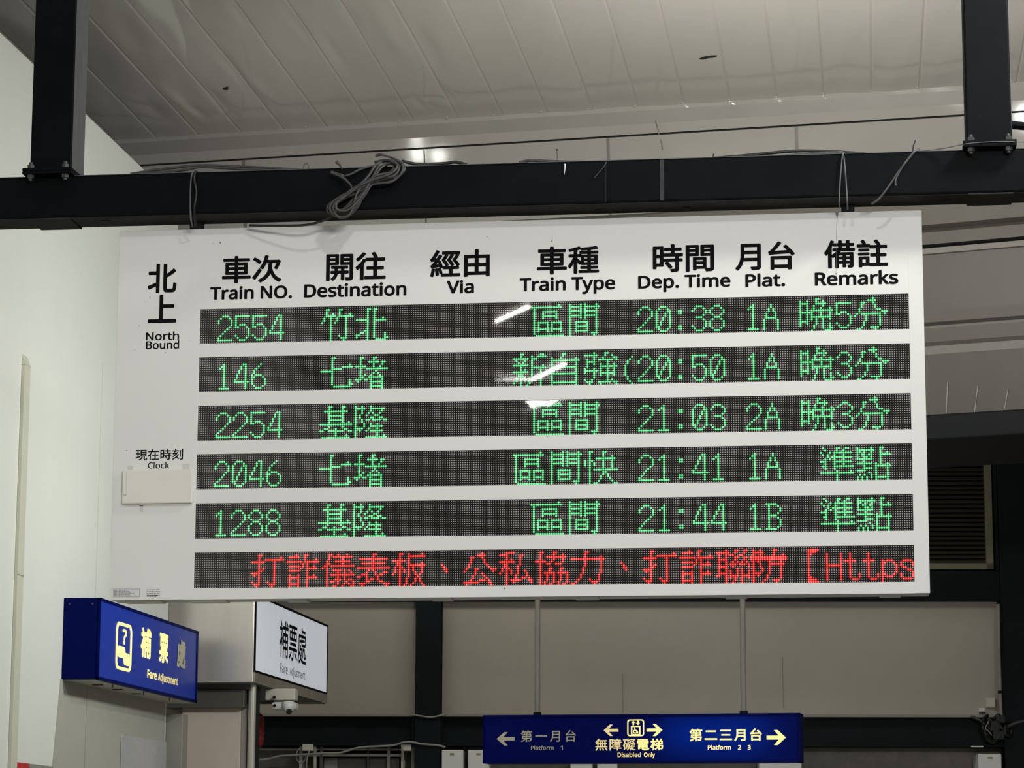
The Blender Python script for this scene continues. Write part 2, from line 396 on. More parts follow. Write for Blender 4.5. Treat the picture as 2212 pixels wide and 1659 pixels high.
# back wall of the passage
BK = Frame(-4.33, 19.5, math.atan(.09))
def kz(py, px=1500): return BK.at(px, py)[1]
def ku(px, py=1400): return BK.at(px, py)[0]
wb = struct(MB().box((-1.5, 0, kz(1548)), (ku(2155), .15, kz(1300)), BK).obj('wall_back', M['wall_lower']), 'beige wall panels under the departure board')
MB().box((ku(1345) - .002, -.003, kz(1540)), (ku(1345) + .002, .0, kz(1456)), BK).obj('panel_seam', M['grey_trim'], wb)
MB().box((ku(1690) - .002, -.003, kz(1530)), (ku(1690) + .002, .0, kz(1420)), BK).obj('panel_seam', M['grey_trim'], wb)
struct(MB().box((-1.5, .02, kz(1300)), (9, .2, 5.0), BK).obj('wall_back_upper', M['teal_dark']), 'near black upper wall behind the departure board')  # near black colour stands in for the low light up here
b = MB(); b.box((-1.5, -.10, kz(1299)), (9, .1, kz(1236)), BK, bev=.006)
b.box((ku(2150), -.112, kz(1299)), (ku(2158), -.10, kz(1236)), BK)
struct(b.obj('beam_upper', M['teal']), 'dark steel beam above the beige wall panels')
b = MB(); b.box((-1.5, -.06, kz(1612)), (9, .1, kz(1546)), BK)
b.box((-1.5, -.14, kz(1551)), (9, .1, kz(1545)), BK, bev=.003, mi=1); b.box((-1.5, -.14, kz(1614)), (9, .1, kz(1609)), BK, bev=.003)
for x in (897, 957): b.box((ku(x) - .008, -.13, kz(1609)), (ku(x) + .008, -.06, kz(1551)), BK)
struct(b.obj('beam_lower', [M['teal'], M['grey_trim']]), 'dark teal lintel beam along the foot of the beige wall')
def ibeam(name, xa, xb, py_top, lab):
    b = MB(); ua, ub = ku(xa), ku(xb); zt = kz(py_top)
    b.box((ua, -.16, 0), (ub, -.145, zt), BK, bev=.002)
    b.box(((ua + ub) / 2 - .01, -.145, 0), ((ua + ub) / 2 + .01, -.01, zt), BK)
    b.box((ua, -.012, 0), (ub, .0, zt), BK)
    struct(b.obj(name, M['teal']), lab)
ibeam('pillar_middle', 901, 956, 1240, 'dark teal steel pillar left of the hanging platform sign')
ibeam('pillar_right', 2158, 2262, 930, 'dark teal steel pillar at the right edge')
struct(MB().box((-1.5, .12, 0), (9, .3, kz(1606)), BK).obj('wall_shop', M['rubble']), 'dim wall under the lintel beam')

# ------------------------------------------------------------------ steel gantry carrying the board
YF = 9.05
G = Frame(0, YF)
ga = thing('steel_gantry', (-1.2, 9.12, 3.88), 'black square-tube steel gantry from which the departure board hangs', 'gantry')
BZ0, BZ1 = 3.806, 3.956
b = MB(); b.box((-6.0, 0, BZ0), (6.0, .152, BZ1), G, bev=.008)
beam = b.obj('beam', M['steel_dark'], ga)
b = MB(); b.box((-6.0, .006, BZ0 - .0015), (6.0, .146, BZ0 + .001), G); b.obj('underside', M['steel_under'], beam)
for px in (228, 1295, 1483, 2045):
    p = atZ(px, {228: 477, 1295: 453, 1483: 448, 2045: 433}[px], BZ0)
    MB().cyl((p.x, p.y, BZ0 - .004), (p.x, p.y, BZ0 + .002), .016, n=18).obj('drain_hole', M['hole'], beam)
for px, wd, m in ((1430, .007, 'seam'), (1308, .0025, 'hole')):
    u = G.at(px, 400)[0]
    MB().box((u - wd, -.0012, BZ0 + .004), (u + wd, .002, BZ1 - .004), G).obj('weld_seam', M[m], beam)
u, z = G.at(1220, 362); MB().tube([G.P(u, -.002, z + .012), G.P(u + .001, -.002, z), G.P(u - .002, -.002, z - .025)], lambda t: .004 * (1 - .8 * t), 6).obj('paint_drip', M['white_box'], beam)
q = MB()
q.box((-6, .0, BZ1 - .001), (6, .15, BZ1 + .0008), G); q.obj('dust_layer', M['dust_lit'], beam)
POSTX = ((-2.881, -2.730), (.357, .508))
for i, (a, c) in enumerate(POSTX):
    cx = (a + c) / 2
    post = MB().box((a, 0, BZ1 + .02), (c, .15, ZC + .02), G, bev=.006).obj('post', M['steel_dark'], ga)
    MB().box((c - .0005, .004, BZ1 + .02), (c + .0012, .146, ZC), G).obj('lit_side', M['dust_lit'], post)  # paler grey puts the light on the post's right side into colour
    pl = MB().box((cx - .088, -.045, BZ1 + .010), (cx + .088, .195, BZ1 + .021), G, bev=.002).obj('flange_plate', M['steel_dark'], ga)
    MB().box((cx - .088, -.045, BZ1 - .001), (cx + .088, .195, BZ1 + .0095), G, bev=.002).obj('flange_plate', M['steel_dark'], ga)
    MB().box((cx - .075, -.004, BZ0 - .006), (cx + .075, .156, BZ0), G, bev=.002).obj('clamp_plate', M['steel_under'], ga)
    for sx in (-.062, .062):
        for sy in (-.028, .178):
            q = MB(); p = G.P(cx + sx, sy, BZ1)
            q.cyl(p + Vector((0, 0, .021)), p + Vector((0, 0, .034)), .013, n=6)
            q.cyl(p + Vector((0, 0, .034)), p + Vector((0, 0, .044)), .007, n=10)
            q.obj('nut', M['bolt'], ga)
            q = MB(); q.cyl(p + Vector((0, 0, -.014)), p + Vector((0, 0, -.001)), .013, n=6)
            q.cyl(p + Vector((0, 0, -.022)), p + Vector((0, 0, -.014)), .007, n=10)
            q.obj('bolt', M['bolt'], ga)
MB().cyl(G.pt(2184, 270, .07), G.P(1.25, .07, BZ1 + .01), .014, n=12).obj('brace_rod', M['steel_dark'], ga)
bzt_ = 3.7772
for x in (426, 1832):
    u = G.at(x, 480, .12)[0]
    MB().box((u - .022, .10, bzt_), (u + .022, .14, BZ0 + .002), G, bev=.003).obj('hanger_bracket', M['hole'], ga)

# ------------------------------------------------------------------ the departure board
YB = 9.151
BD = Frame(0, YB)
bx0, bx1, bzb, bzt = -2.579, .2055, 2.480, 3.777
SX0, SX1 = -2.283, .1554
STZ = [3.4908, 3.3205, 3.1502, 2.9808, 2.8102, 2.6402]
SH = .1222
board = thing('departure_board', (-1.19, YB + .06, 3.13), 'large white departure board with five rows of green figures and one red row', 'sign')
hs = MB().box((bx0 + .001, .012, bzb + .001), (bx1 - .001, .125, bzt - .001), BD, bev=.004).obj('housing', M['board_side'], board)
b = MB()
b.box((bx0, 0, bzb), (SX0, .012, bzt), BD, bev=.0015); b.box((SX1, 0, bzb), (bx1, .012, bzt), BD, bev=.0015)
tops = [bzt] + [z - SH for z in STZ]; bots = STZ + [bzb]
for zt, zb_ in zip(tops, bots): b.box((SX0 - .002, 0.0002, zb_), (SX1 + .002, .012, zt), BD)
front = b.obj('front_panel', M['board'], board)
# panel joint and hairline crack at the upper right
MB().tube([BD.pt(1809, 459, -.0006), BD.pt(1808, 475, -.0006), BD.pt(1807, 500, -.0006), BD.pt(1807, 540, -.0006), BD.pt(1806, 600, -.0006)], lambda t: .0012 * (1 - .8 * t), 5).obj('crack', M['ink'], front)
MB().prism([BD.pt(x, y, -.001) for x, y in ((1804, 458), (1812, 458), (1810, 466), (1808, 473), (1806, 466))], (0, .0006, 0)).obj('chipped_edge', M['ink'], front)
q = MB()
for x, y, r in ((476, 524, 3), (461, 526, 1.5), (324, 642, 2), (301, 703, 1.6), (291, 756, 1.5), (357, 762, 2.2), (1052, 511, 2), (1191, 521, 2.5), (1193, 515, 1.6), (1204, 531, 1.2), (273, 973, 1.7), (1845, 551, 1.8), (1806, 591, 2.2), (1182, 943, 2), (620, 1270, 2.5), (1090, 1271, 3), (313, 652, 1), (336, 666, 1), (409, 737, 1)):
    u, z = BD.at(x, y); s = r * .0010
    q.prism([BD.P(u + s * math.cos(a) * random.uniform(.6, 1.2), -.0005, z + s * 1.2 * math.sin(a) * random.uniform(.6, 1.3)) for a in [i * math.pi / 4 for i in range(8)]], (0, .0004, 0))
q.obj('dirt_specks', M['ink'], front)
NF = Vector((0, -1, 0))
def heading(body, x0, y0, x1, y1, bold, parent=board, name='heading_lettering', m='black'):
    u0, u1, z0, z1 = BD.rect(x0, y0, x1, y1)
    return MB().text(body, BD.P(u0, 0, z0), Vector((u1 - u0, 0, 0)), Vector((0, 0, z1 - z0)), NF, bold).obj(name, M[m], parent)
for cjk, lat in (((('車次'), 480, 552, 608.5, 611), ('Train NO.', 454, 617.5, 631, 646.5)),
                 ((('開往'), 704.5, 545, 833.5, 606), ('Destination', 657, 611, 878, 641)),
                 ((('經由'), 929, 539, 1058, 598.5), ('Via', 965, 605, 1024, 634)),
                 ((('車種'), 1160, 532, 1294, 592), ('Train Type', 1122.5, 598, 1329, 636)),
                 ((('時間'), 1410, 527, 1542.5, 587.5), ('Dep. Time', 1378.5, 593, 1578, 630)),
                 ((('月台'), 1588, 522, 1717, 583.5), ('Plat.', 1610, 590, 1696, 619.5)),
                 ((('備註'), 1780, 518, 1918, 578.5), ('Remarks', 1760, 585, 1940.5, 615.5))):
    h = heading(*cjk, .025); h['label'] = 'black column heading in Chinese'
    h = heading(*lat, .026); h['label'] = 'black column heading in English'
heading('北', 319, 570, 382, 633, .024); heading('上', 320, 636.5, 381, 697.5, .024)
heading('North', 315.5, 716.5, 387, 735, .016); heading('Bound', 315.5, 735.5, 387, 754, .016)
heading('現在時刻', 293, 970, 395.5, 994, .014); heading('Clock', 319.5, 998, 366, 1012, .010)
# cover taped over the clock
u0, u1, z0, z1 = BD.rect(266, 1016, 417, 1088)
cc = MB().box((u0, -.014, z0), (u1, -.001, z1), BD, bev=.003).obj('clock_cover', M['clockcover'], board); cc['label'] = 'blank off-white card taped over the clock'
MB().box((u0 + .015, -.0148, z0 + .03), (u0 + .017, -.014, z1 - .006), BD).obj('fold_line', M['tape'], cc)
MB().box((u0 + .006, -.0150, z0 + .029), (u0 + .016, -.014, z0 + .0305), BD).obj('scratch', M['ink'], cc)
for x0, y0, x1, y1 in ((276, 1006, 288, 1020), (395, 1002, 410, 1016), (268, 1089, 415, 1093), (302, 1092, 309, 1106)):
    a0, a1, c0, c1 = BD.rect(x0, y0, x1, y1); MB().box((a0, -.0012, c0), (a1, -.0002, c1), BD).obj('tape_strip', M['tape'], cc)
# rating labels, too small to read
u0, u1, z0, z1 = BD.rect(240, 1269, 304, 1291)
rl = MB().box((u0, -.0007, z0), (u1, -.0001, z1), BD).obj('rating_label', M['sticker'], board)
def fine_print(u0, u1, z0, z1, rows, parent, frame=True):
    q = MB()
    if frame:
        for a in ((u0 + .008, z0 + .003, u1 - .003, z0 + .0038), (u0 + .008, z1 - .0055, u1 - .003, z1 - .0047), (u0 + .008, z0 + .003, u0 + .0088, z1 - .0047), (u1 - .0038, z0 + .003, u1 - .003, z1 - .0047)):
            q.box((a[0], -.0011, a[1]), (a[2], -.0006, a[3]), BD)
    for r in range(rows):
        zz = z1 - .0085 - r * (z1 - z0 - .012) / rows
        x = u0 + .011
        for wlen in ((.010,), ()) [0 if frame else 1]:
            q.box((x, -.0011, zz - .0022), (x + wlen, -.0006, zz), BD); x += wlen + .005
        for k in range(random.randint(4, 8)):
            wlen = random.uniform(.003, .008)
            if x + wlen > u1 - .006: break
            q.box((x, -.0011, zz - .002), (x + wlen, -.0006, zz), BD); x += wlen + random.uniform(.001, .003)
    q.obj('fine_print', M['ink'], parent)
fine_print(u0, u1, z0, z1, 6, rl)
u0, u1, z0, z1 = BD.rect(310, 1268, 352, 1291)
r2 = MB().box((u0, -.0006, z0), (u1, -.0001, z1), BD).obj('rating_label', M['board'], board)
fine_print(u0, u1, z0, z1, 4, r2, False)
q = MB(); x = u0 + .014
for k in range(9):
    wlen = random.uniform(.002, .004); q.box((x, -.0012, z0 + .004), (x + wlen, -.0006, z0 + .0085), BD); x += wlen + .0012
q.obj('fine_print', M['black'], r2)
# hatches along the underside
for x0, x1, m in ((262, 345, 'cream'), (400, 484, 'clockcover'), (612, 660, 'board_side'), (928, 972, 'board_side'), (1240, 1290, 'board_side'), (1565, 1612, 'board_side'), (1900, 1946, 'board_side')):
    a, c = BD.at(x0, 1295)[0], BD.at(x1, 1295)[0]
    MB().box((a, .03, bzb - .006), (c, .09, bzb + .002), BD, bev=.002).obj('hatch', M[m], board)

# LED rows: dot glyphs, 16 rows of dots high
def R_(*a):
    """'r:c c-c' rows -> set of (row, col)"""
    out = set()
    for item in ' '.join(a).split():
        r, cs = item.split(':')
        rows = range(int(r.split('-')[0]), int(r.split('-')[-1]) + 1) if '-' in r else [int(r)]
        for c in cs.split(','):
            lo, hi = (c.split('~') + [c])[:2] if '~' in c else (c, c)
            for rr in rows:
                for k in range(int(lo), int(hi) + 1): out.add((rr, k))
    return out
GL = {
'竹': R_('1:2,3,8,9 2:2,8 3:2,5,8,13 4:2~6,8~14 5:1,4,7,11 6:1,4,7,11 7:0,4,6,11 8-12:4,11 13:4,8,11 14:4,9,10,11 15:4,10'),
'北': R_('1:5,6,8,9 2-4:5,8 5:5,8,12 6:0~5,8~13 7-10:5,8 11:4,5,8 12:2,3,5,8,13 13:0,1,5,8,13 14:0,5,8,13,14 15:5,9~13'),
'區': R_('1:12 2:0~13 3:1 4:1,5~11 5:1,5,11 6:1,5~11 7:1,5,11 8:1 9:1,3~7,9~13 10-11:1,3,7,9,13 12:1,3~7,9~13 13:1,3,7,9,13 14:1 15:2~14'),
'間': R_('1:1,6,8,13 2:1~6,8~14 3:1,6,8,13 4:1~6,8~13 5:1,6,8,13 6:1~6,8~13 7:1,6,8,13 8:1,13 9:1,4~9,13 10:1,4,9,13 11:1,4~9,13 12:1,4,9,13 13:1,4~9,13 14:1,11,12,13 15:1,12'),
'晚': R_('1:7,8 2:0,3,7,10 3:0~3,7~11 4:0,3,6,10 5:0,3,6,9,13 6:0,3,5~14 7:0~5,9,13 8:0,3,5,9,13 9:0,3,5~13 10:0,3,5,7,10,13 11:0~3,7,10 12:0,3,7,10,13 13:0,6,10,13 14:6,10,13,14 15:5,11,12,13'),
'分': R_('1:8 2:6~9 3:3,4,8 4-5:3,9 6:2,10,11 7:2,12,13,14 8:1,3~11,13 9:0,5,11 10-11:5,11 12:4,11 13:4,11 14:3,7~10 15:1,2,9'),
'七': R_('1:5,6 2-3:5 4:5,13 5:5,10~14 6:5~9 7:0~5 8-10:5 11-12:5,13 13:5,13,14 14:6~13'),
'堵': R_('1:2,3,8,9 2:2,8 3:2,6~10,12,13 4:2,8,12 5:0~4,8,11 6:2,5~14 7:2,9 8:2,8,10 9:2,4,7,11 10:2,3,6~12 11:0,1,2,4,5,7,12 12:1,7~12 13:7,12 14:7~12 15:7,12'),
'新': R_('1:3,4,12,13 2:3,8,11~14 3:0~6,8,9,10 4:1,5,8 5:2,4,8 6:0~6,8,13 7:3,8~14 8:3,5,8,12 9:0~6,8,12 10:2,3,8,12 11:2,3,4,8,12 12:1,3,5,7,12 13:1,3,5,7,12 14:0,3,7,12 15:3,6,12'),
'自': R_('1:6,7 2:6 3:1,5,12 4:1~13 5-6:1,12 7:1~12 8-9:1,12 10:1~12 11-13:1,12 14:1~12 15:1,12'),
'強': R_('1:4,9,10 2:0~5,9,12 3:4,8,13,14 4:1,4,6~12,14 5:1~4,10 6:1,4,7,10,13 7:1,7~14 8:0,4,7,10,13 9:0~5,7,10,13 10:0,4,7~13 11:4,7,10,13 12:4,10 13:0,3,10,12 14:1,2,3,6~11,13,14 15:2,7,14'),
'(': R_('3:5 4:4 5-6:3 7-11:2 12-13:3 14:4 15:5'),
'基': R_('1:4,5,10,11 2:4,10 3:2~12 4:4,10 5:4~10 6:4,10 7:4~10 8:4,10,13 9:0~14 10:4,10 11:2,3,7,11,12 12:0,1,4~10,13,14 13:7 14:7,12 15:1~13'),
'隆': R_('1:0,3,7 2:0~4,7~13 3:0,3,7,12 4:0,3,6,8,11 5:0,2,5,9,10 6:0,2,7,8,11,12 7:0,3,5,6,8~11,13,14 8:0,3 9:0,4,7,10 10:0,4,7~12 11:0~3,6,10 12:0,2,5,7~12 13:0,10 14:0,10,13 15:0,5~14'),
'快': R_('1:2,3,8,9 2:2,8 3:2,8,12 4:2,5~13 5:0,2,3,8,12 6-7:0,2,4,8,12 8:2,8,12 9:2,4~14 10:2,8,9 11:2,8,10 12:2,7,10 13:2,7,11 14:2,6,12 15:2,4,5,13,14'),
'準': R_('1:1,7,8,11,12 2:2,7,10 3:0,4,6~13 4:1,3,6,10 5:3,5~13 6:2,4,6,10 7:0,1,2,6~13 8:2,6,10 9:1,2,6~14 10:2,6 11:7,13 12:0~14 13-15:7'),
'點': R_('1:0,6,10,11 2:0~7,10 3:0,1,3,6,10,13 4:0,2,3,5,6,10~14 5:0,3,4,6,10 6:0~6,10 7:3,10 8:0~6,8,10,13 9:3,8~14 10:3~6,8,13 11:0~3,8,13 12:5,8,13 13:1,3,6,8,13 14:0,2,4,6,8~13 15:0,2,4,8,13'),
'打': R_('1:3,4 2:3,13 3:3,6~14 4:0~5,10 5-6:3,10 7:3,5,10 8:3,4,10 9:0~3,10 10:1,3,10 11-12:3,10 13:0,3,7,10 14:1,2,3,8,9,10 15:2,9'),
'詐': R_('1:4,8,9 2:1~5,8 3:8,13 4:0~6,8~14 5:7,9 6:1~5,7,9,12 7:6,9~13 8:1~5,9 9:9 10:1,5,9,12 11:1~5,9~13 12-13:1,5,9 14:1~5,9 15:1,5,9'),
'儀': R_('1:3,4,7,11 2:3,5~13 3:3,9 4:2,6~12 5:2,3,9 6:1,2,4~14 7:0,2 8:2,5~8,10,12 9:2,7,10,13 10:2,4~14 11:2,7,10 12:2,6,7,8,10,12,13 13:2,4,5,7,11,14 14:2,7,10,12,14 15:2,5,6,9,13,14'),
'表': R_('1:7,8 2:7 3:1~13 4:7 5:2~12 6:7 7:0~14 8:5,7 9:4,8,12,13 10:2,3,4,8,10,11 11:0,1,4,9 12:4,6,7,9 13:4,5,10,11 14:1,2,3,12,13,14 15:2,13'),
'板': R_('1:3,4,7,13 2:3,7~14 3:3,7 4:0~5,7 5:2,3,7,13 6:2,3,7~14 7:1,3,4,7,9,13 8:1,3,5,7,9,13 9:1,3,5,7,10,13 10:0,3,7,10,12 11:3,7,11 12-13:3,6,10,12 14:3,6,9,13 15:3,5,8,14'),
'、': R_('6:6 7:7 8:7,8 9:8'),
'公': R_('1:8 2:6~9 3:3,4,8 4-5:3,9 6:2,10 7:2,11 8:1,5,6,12,13,14 9:0,5,13 10:5,8 11:4,9 12:4,10 13:3,7,8,9,11 14:0~6,11,12 15:1,12'),
'私': R_('1:3~6 2:0~3,9,10 3:3,9 4:3,5,9 5:0~6,9 6:2,3,9 7:2,3,8 8:1,3,4,8 9:1,3,5,8,11 10:0,3,5,8,12 11:3,7,12 12:3,7,10,11,13 13:3,5~9,13,14 14:3,6,14 15:3'),
'協': R_('1:2,3,8,9 2:2,8,12 3:2,5~13 4:2,8,12 5:0~4,7,12 6:2,5,6,9,10,11 7:2 8:2,6,7,11,12 9:2,6,11 10:2,4~8,10~14 11-13:2,5,8,11,14 14:2,4,8,10,14 15:2,4,6,7,10,12,13'),
'力': R_('1:6,7 2:6 3:6,13 4:0~14 5-7:6,13 8-10:5,13 11-12:4,12 13:3,8,12 14:2,9,10,11 15:0,1,10'),
'聯': R_('1:4,8,9,12,13 2:0~5,8,12 3:1,4,6,7,10,11 4:1,4,8,9,12,13 5:1~4,8,12 6:1,4,7,9,11,13 7:1,4,6,7,8,10,11,12,14 8:1~4,7,14 9:1,4,9,11 10:1,4,6,9,11,14 11:1~4,6,9,11,14 12:0,1,4,6~9,11~14 13:4,6,8,11,14 14:4,8,11 15:4,7,11'),
'防': R_('1:0,3,9,10 2:0~3,4,9 3:0,3,9,13 4-5:0~14 6:0,2,7,12 7:0,3,7~13 8:0,3,7,12 9-10:0,4,7,12 11:0~3,7,12 12:0,2,6,12 13:0,6,12 14:0,5,9,10,11 15:0,4,10') | {(4, -1), (5, -1)},
'【': R_('1:8~12 2:8~11 3:8,9 4-12:8 13:8,9 14:8~11 15:8~12'),
'H': R_('3-14:0,6 8:0~6'), 't': R_('3-5:2 6:0~4 7-13:2 12-13:6 14:3,4,5'),
'p': R_('6-15:0 6:2,3,4 7:1,5 8-11:6 12:1,5 13:2,3,4'), 's': R_('6:1~4 7-8:0,5 9:1,2 10:3,4 11:5 12-13:0,5 14:1~4'),
'0': R_('3:2,3,4 4:1,5 5:0,5,6 6-7:0,4,6 8-9:0,3,6 10-11:0,2,6 12:0,1,6 13:1,5 14:2,3,4'),
'1': R_('3:3 4:2,3 5:1,3 6-13:3 14:1~5'),
'2': R_('3:2,3,4 4:1,5 5-6:0,6 7:6 8:5 9:4 10:3 11:2 12:1 13:0 14:0~6'),
'3': R_('3:2,3,4 4:1,5 5:0,6 6:6 7:5 8:2,3,4 9:5 10-11:6 12:0,6 13:1,5 14:2,3,4'),
'4': R_('3:4,5 4-5:3,5 6-7:2,5 8-9:1,5 10:0,5 11:0~6 12-14:5'),
'5': R_('3:0~6 4-6:0 7:0,2,3,4 8:0,1,5 9-11:6 12:0,6 13:1,5 14:2,3,4'),
'6': R_('3:4 4:3 5:2 6-7:1 8:0,2,3,4 9:0,1,5 10-12:0,6 13:1,5 14:2,3,4'),
'8': R_('3:2,3,4 4:1,5 5-6:0,6 7:1,5 8:2,3,4 9:1,5 10-12:0,6 13:1,5 14:2,3,4'),
'A': R_('3-4:3 5-6:2,4 7-8:1,5 9:1~5 10-14:0,6'),
'B': R_('3:0~4 4:1,5 5-6:1,6 7:1,5 8:1~4 9:1,5 10-12:1,6 13:1,5 14:0~4'),
':': R_('5-6:2,3 12-13:2,3'),
}
ROWS = [
    [('2554', 8), ('竹北', 56), ('區間', 152), ('20:38', 200), ('1A', 248), ('晚', 272), ('5', 288), ('分', 296)],
    [('146', 8), ('七堵', 56), ('新自強', 144), ('(', 192), ('20:50', 200), ('1A', 248), ('晚', 272), ('3', 288), ('分', 296)],
    [('2254', 8), ('基隆', 56), ('區間', 152), ('21:03', 200), ('2A', 248), ('晚', 272), ('3', 288), ('分', 296)],
    [('2046', 8), ('七堵', 56), ('區間快', 144), ('21:41', 200), ('1A', 248), ('準點', 280)],
    [('1288', 8), ('基隆', 56), ('區間', 152), ('21:44', 200), ('1B', 248), ('準點', 280)],
    [('打詐儀表板、公私協力、打詐聯防', 26), ('【', 266), ('Http', 282), ('s', 314)],
]
NC, NR = 320, 16
PU, PZ = (SX1 - SX0) / (NC + .2), SH / NR
HEX = [(math.cos(math.pi / 6 + i * math.pi / 3), math.sin(math.pi / 6 + i * math.pi / 3)) for i in range(6)]
OCT = [(math.cos(i * math.pi / 5), math.sin(i * math.pi / 5)) for i in range(10)]
PANE_AIM = {}
WORDS = ['first', 'second', 'third', 'fourth', 'fifth', 'sixth']
for k, (zt, row) in enumerate(zip(STZ, ROWS)):
    lit = set()
    for s, c0 in row:
        c = c0
        for ch in s:
            for (r, q) in GL[ch]: lit.add((r, c + q))
            c += 16 if ord(ch) > 255 else 8
    st = MB().box((SX0 - .003, .0085, zt - SH - .001), (SX1 + .003, .0122, zt + .001), BD).obj('led_row', M['led_back'], board)
    st['label'] = ['green row reading 2554, topmost', 'green row reading 146, second from top', 'green row reading 2254', 'green row reading 2046', 'green row reading 1288', 'red scrolling row at the bottom'][k]
    v = []; f = []
    lv = MB(); d0 = .0072
    for r in range(NR):
        for c in range(NC):
            u = SX0 + (c + .6) * PU; z = zt - (r + .5) * PZ
            if (r, c) in lit:
                n = len(lv.v)
                R1, R0 = (.0042, .0033) if k < 5 else (.0045, .0024)
                ctr = [BD.P(u + x * R1, d0, z + y * R1) for x, y in OCT] + [BD.P(u + x * R0, d0 - .0006, z + y * R0) for x, y in OCT]
                lv.add(ctr, [(i, (i + 1) % 10, 10 + (i + 1) % 10, 10 + i) for i in range(10)], 1)
                lv.add([ctr[10 + i] for i in range(10)], [tuple(range(10))], 0)
            else:
                n = len(v); rr = .00188
                v += [BD.P(u + x * rr, d0, z + y * rr) for x, y in HEX]
                f.append(tuple(range(n, n + 6)))
    dm = MB(); dm.add(v, f); o = dm.obj('dot_matrix', M['dot'], st); o['kind'] = 'stuff'; o['label'] = 'unlit grey dots'
    o = lv.obj('led_lettering', [M['g_core'], M['g_halo']] if k < 5 else [M['r_core'], M['r_halo']], st)
    o['label'] = 'glowing green dot lettering' if k < 5 else 'glowing red dot lettering'
    # clear cover sheet in front of the dots, each fitted at its own slight slant
    aim = {0: (1107, 678), 1: (1186, 803), 2: (1192, 868)}.get(k)
    PANE_AIM[k] = (st, zt, aim)

# lamps of the hall: one short tube that the covers mirror, and triple-tube fittings mirrored in the bulkhead
def mirror(p, d, n):
    n = n.normalized(); return d - 2 * d.dot(n) * n
d = ray(1107, 678).normalized(); p = BD.pt(1107, 678, .003)
r = mirror(p, d, NF); LT = p + r * ((5.56 - p.z) / r.z)
def fitting(c, along, L, tubes, gap, label, name='ceiling_light'):
    a = Vector(along).normalized(); sdir = a.cross(Vector((0, 0, 1))).normalized()
    if sdir.length < .1: sdir = Vector((1, 0, 0))
    t = thing(name, c, label, 'lamp', 'tube lamps under the hall ceiling')
    zt = ZC - .002
    h = MB(); wd = gap * tubes + .03
    top = Vector((c[0], c[1], zt))
    q = [top + a * sx * (L / 2 + .03) + sdir * sy * wd / 2 for sx, sy in ((-1, -1), (1, -1), (1, 1), (-1, 1))]
    h.prism([Vector((x.x, x.y, c[2] + .03)) for x in q], (0, 0, max(.02, .05)))
    h.obj('lamp_housing', M['fixture'], t)
    for i in range(tubes):
        off = sdir * (i - (tubes - 1) / 2) * gap
        MB().cyl(Vector(c) + off - a * L / 2, Vector(c) + off + a * L / 2, .013, n=10).obj('lamp_tube', M['tube'], t)
    if zt - c[2] > .12:
        for s_ in (-1, 1):
            MB().cyl(Vector((c[0], c[1], c[2] + .05)) + a * s_ * L * .4, Vector((c[0], c[1], zt)) + a * s_ * L * .4, .004, n=6).obj('hanger_rod', M['fixture'], t)
    return t
fitting(LT, (.36, .60, 0), .6, 1, .05, 'single short tube lamp behind the viewer, mirrored in the dot rows')
for k, (st, zt, aim) in PANE_AIM.items():
    n = NF.copy()
    zc = zt - SH / 2
    if aim:
        pp = BD.pt(aim[0], aim[1], .003)
        n = ((LT - pp).normalized() + (CAM - pp).normalized()).normalized()
    # plane through the row's centre with normal n, kept within a few millimetres by slanting only
    def dz(u, z): return .0035 + ((u - (SX0 + SX1) / 2) * n.x + (z - zc) * n.z) / -n.y * -1.0
    v = []; f = []; NU = 40
    for i in range(NU + 1):
        u = SX0 + (SX1 - SX0) * i / NU
        uc = BD.at(*aim)[0] if aim else (SX0 + SX1) / 2
        for j in range(5):
            z = zt - SH * j / 4
            du = max(-.12, min(.12, u - uc))
            dd = .0035 + (du * n.x + (z - zc) * n.z) / (-n.y)
            v.append(BD.P(u, min(.0066, max(.0006, dd)), z))
    for i in range(NU):
        for j in range(4): f.append((i * 5 + j, (i + 1) * 5 + j, (i + 1) * 5 + j + 1, i * 5 + j + 1))
    mb = MB(); mb.add(v, f)
    mb.obj('clear_cover', M['pane'], st, smooth=True)
nb = (BULK.d * -1 - Vector((0, 0, TILT))).normalized()
for (x, y, tb) in ((904, 334, 3), (949, 337, 3), (904, 302, 2)):
    d = ray(x, y).normalized(); p = BULK.pt(x, y, .06)
    r = mirror(p, d, nb)
    c = p + r * 11.0
    side = r.cross(Vector((0, 0, 1))).normalized(); hh = .055 if tb == 3 else .035
    t = thing('tube_lamp', c, 'upright tube lamp above the white side wall, mirrored in the bulkhead', 'lamp', 'upright tube lamps mirrored in the bulkhead')
    MB().prism([c + side * a * (.022 * tb + .01) + Vector((0, 0, bb * (hh + .015))) + r * .02 for a, bb in ((-1, -1), (1, -1), (1, 1), (-1, 1))], r * .03).obj('lamp_housing', M['fixture'], t)
    MB().box((c.x - .004 + r.x * .035, c.y - .004 + r.y * .035, c.z), (c.x + .004 + r.x * .035, c.y + .004 + r.y * .035, ZC + .002)).obj('hanger_rod', M['fixture'], t)
    for i in range(tb):
        o_ = c + side * (i - (tb - 1) / 2) * .036
        MB().cyl(o_ - Vector((0, 0, hh)), o_ + Vector((0, 0, hh)), .008, n=10).obj('lamp_tube', M['tube'], t)

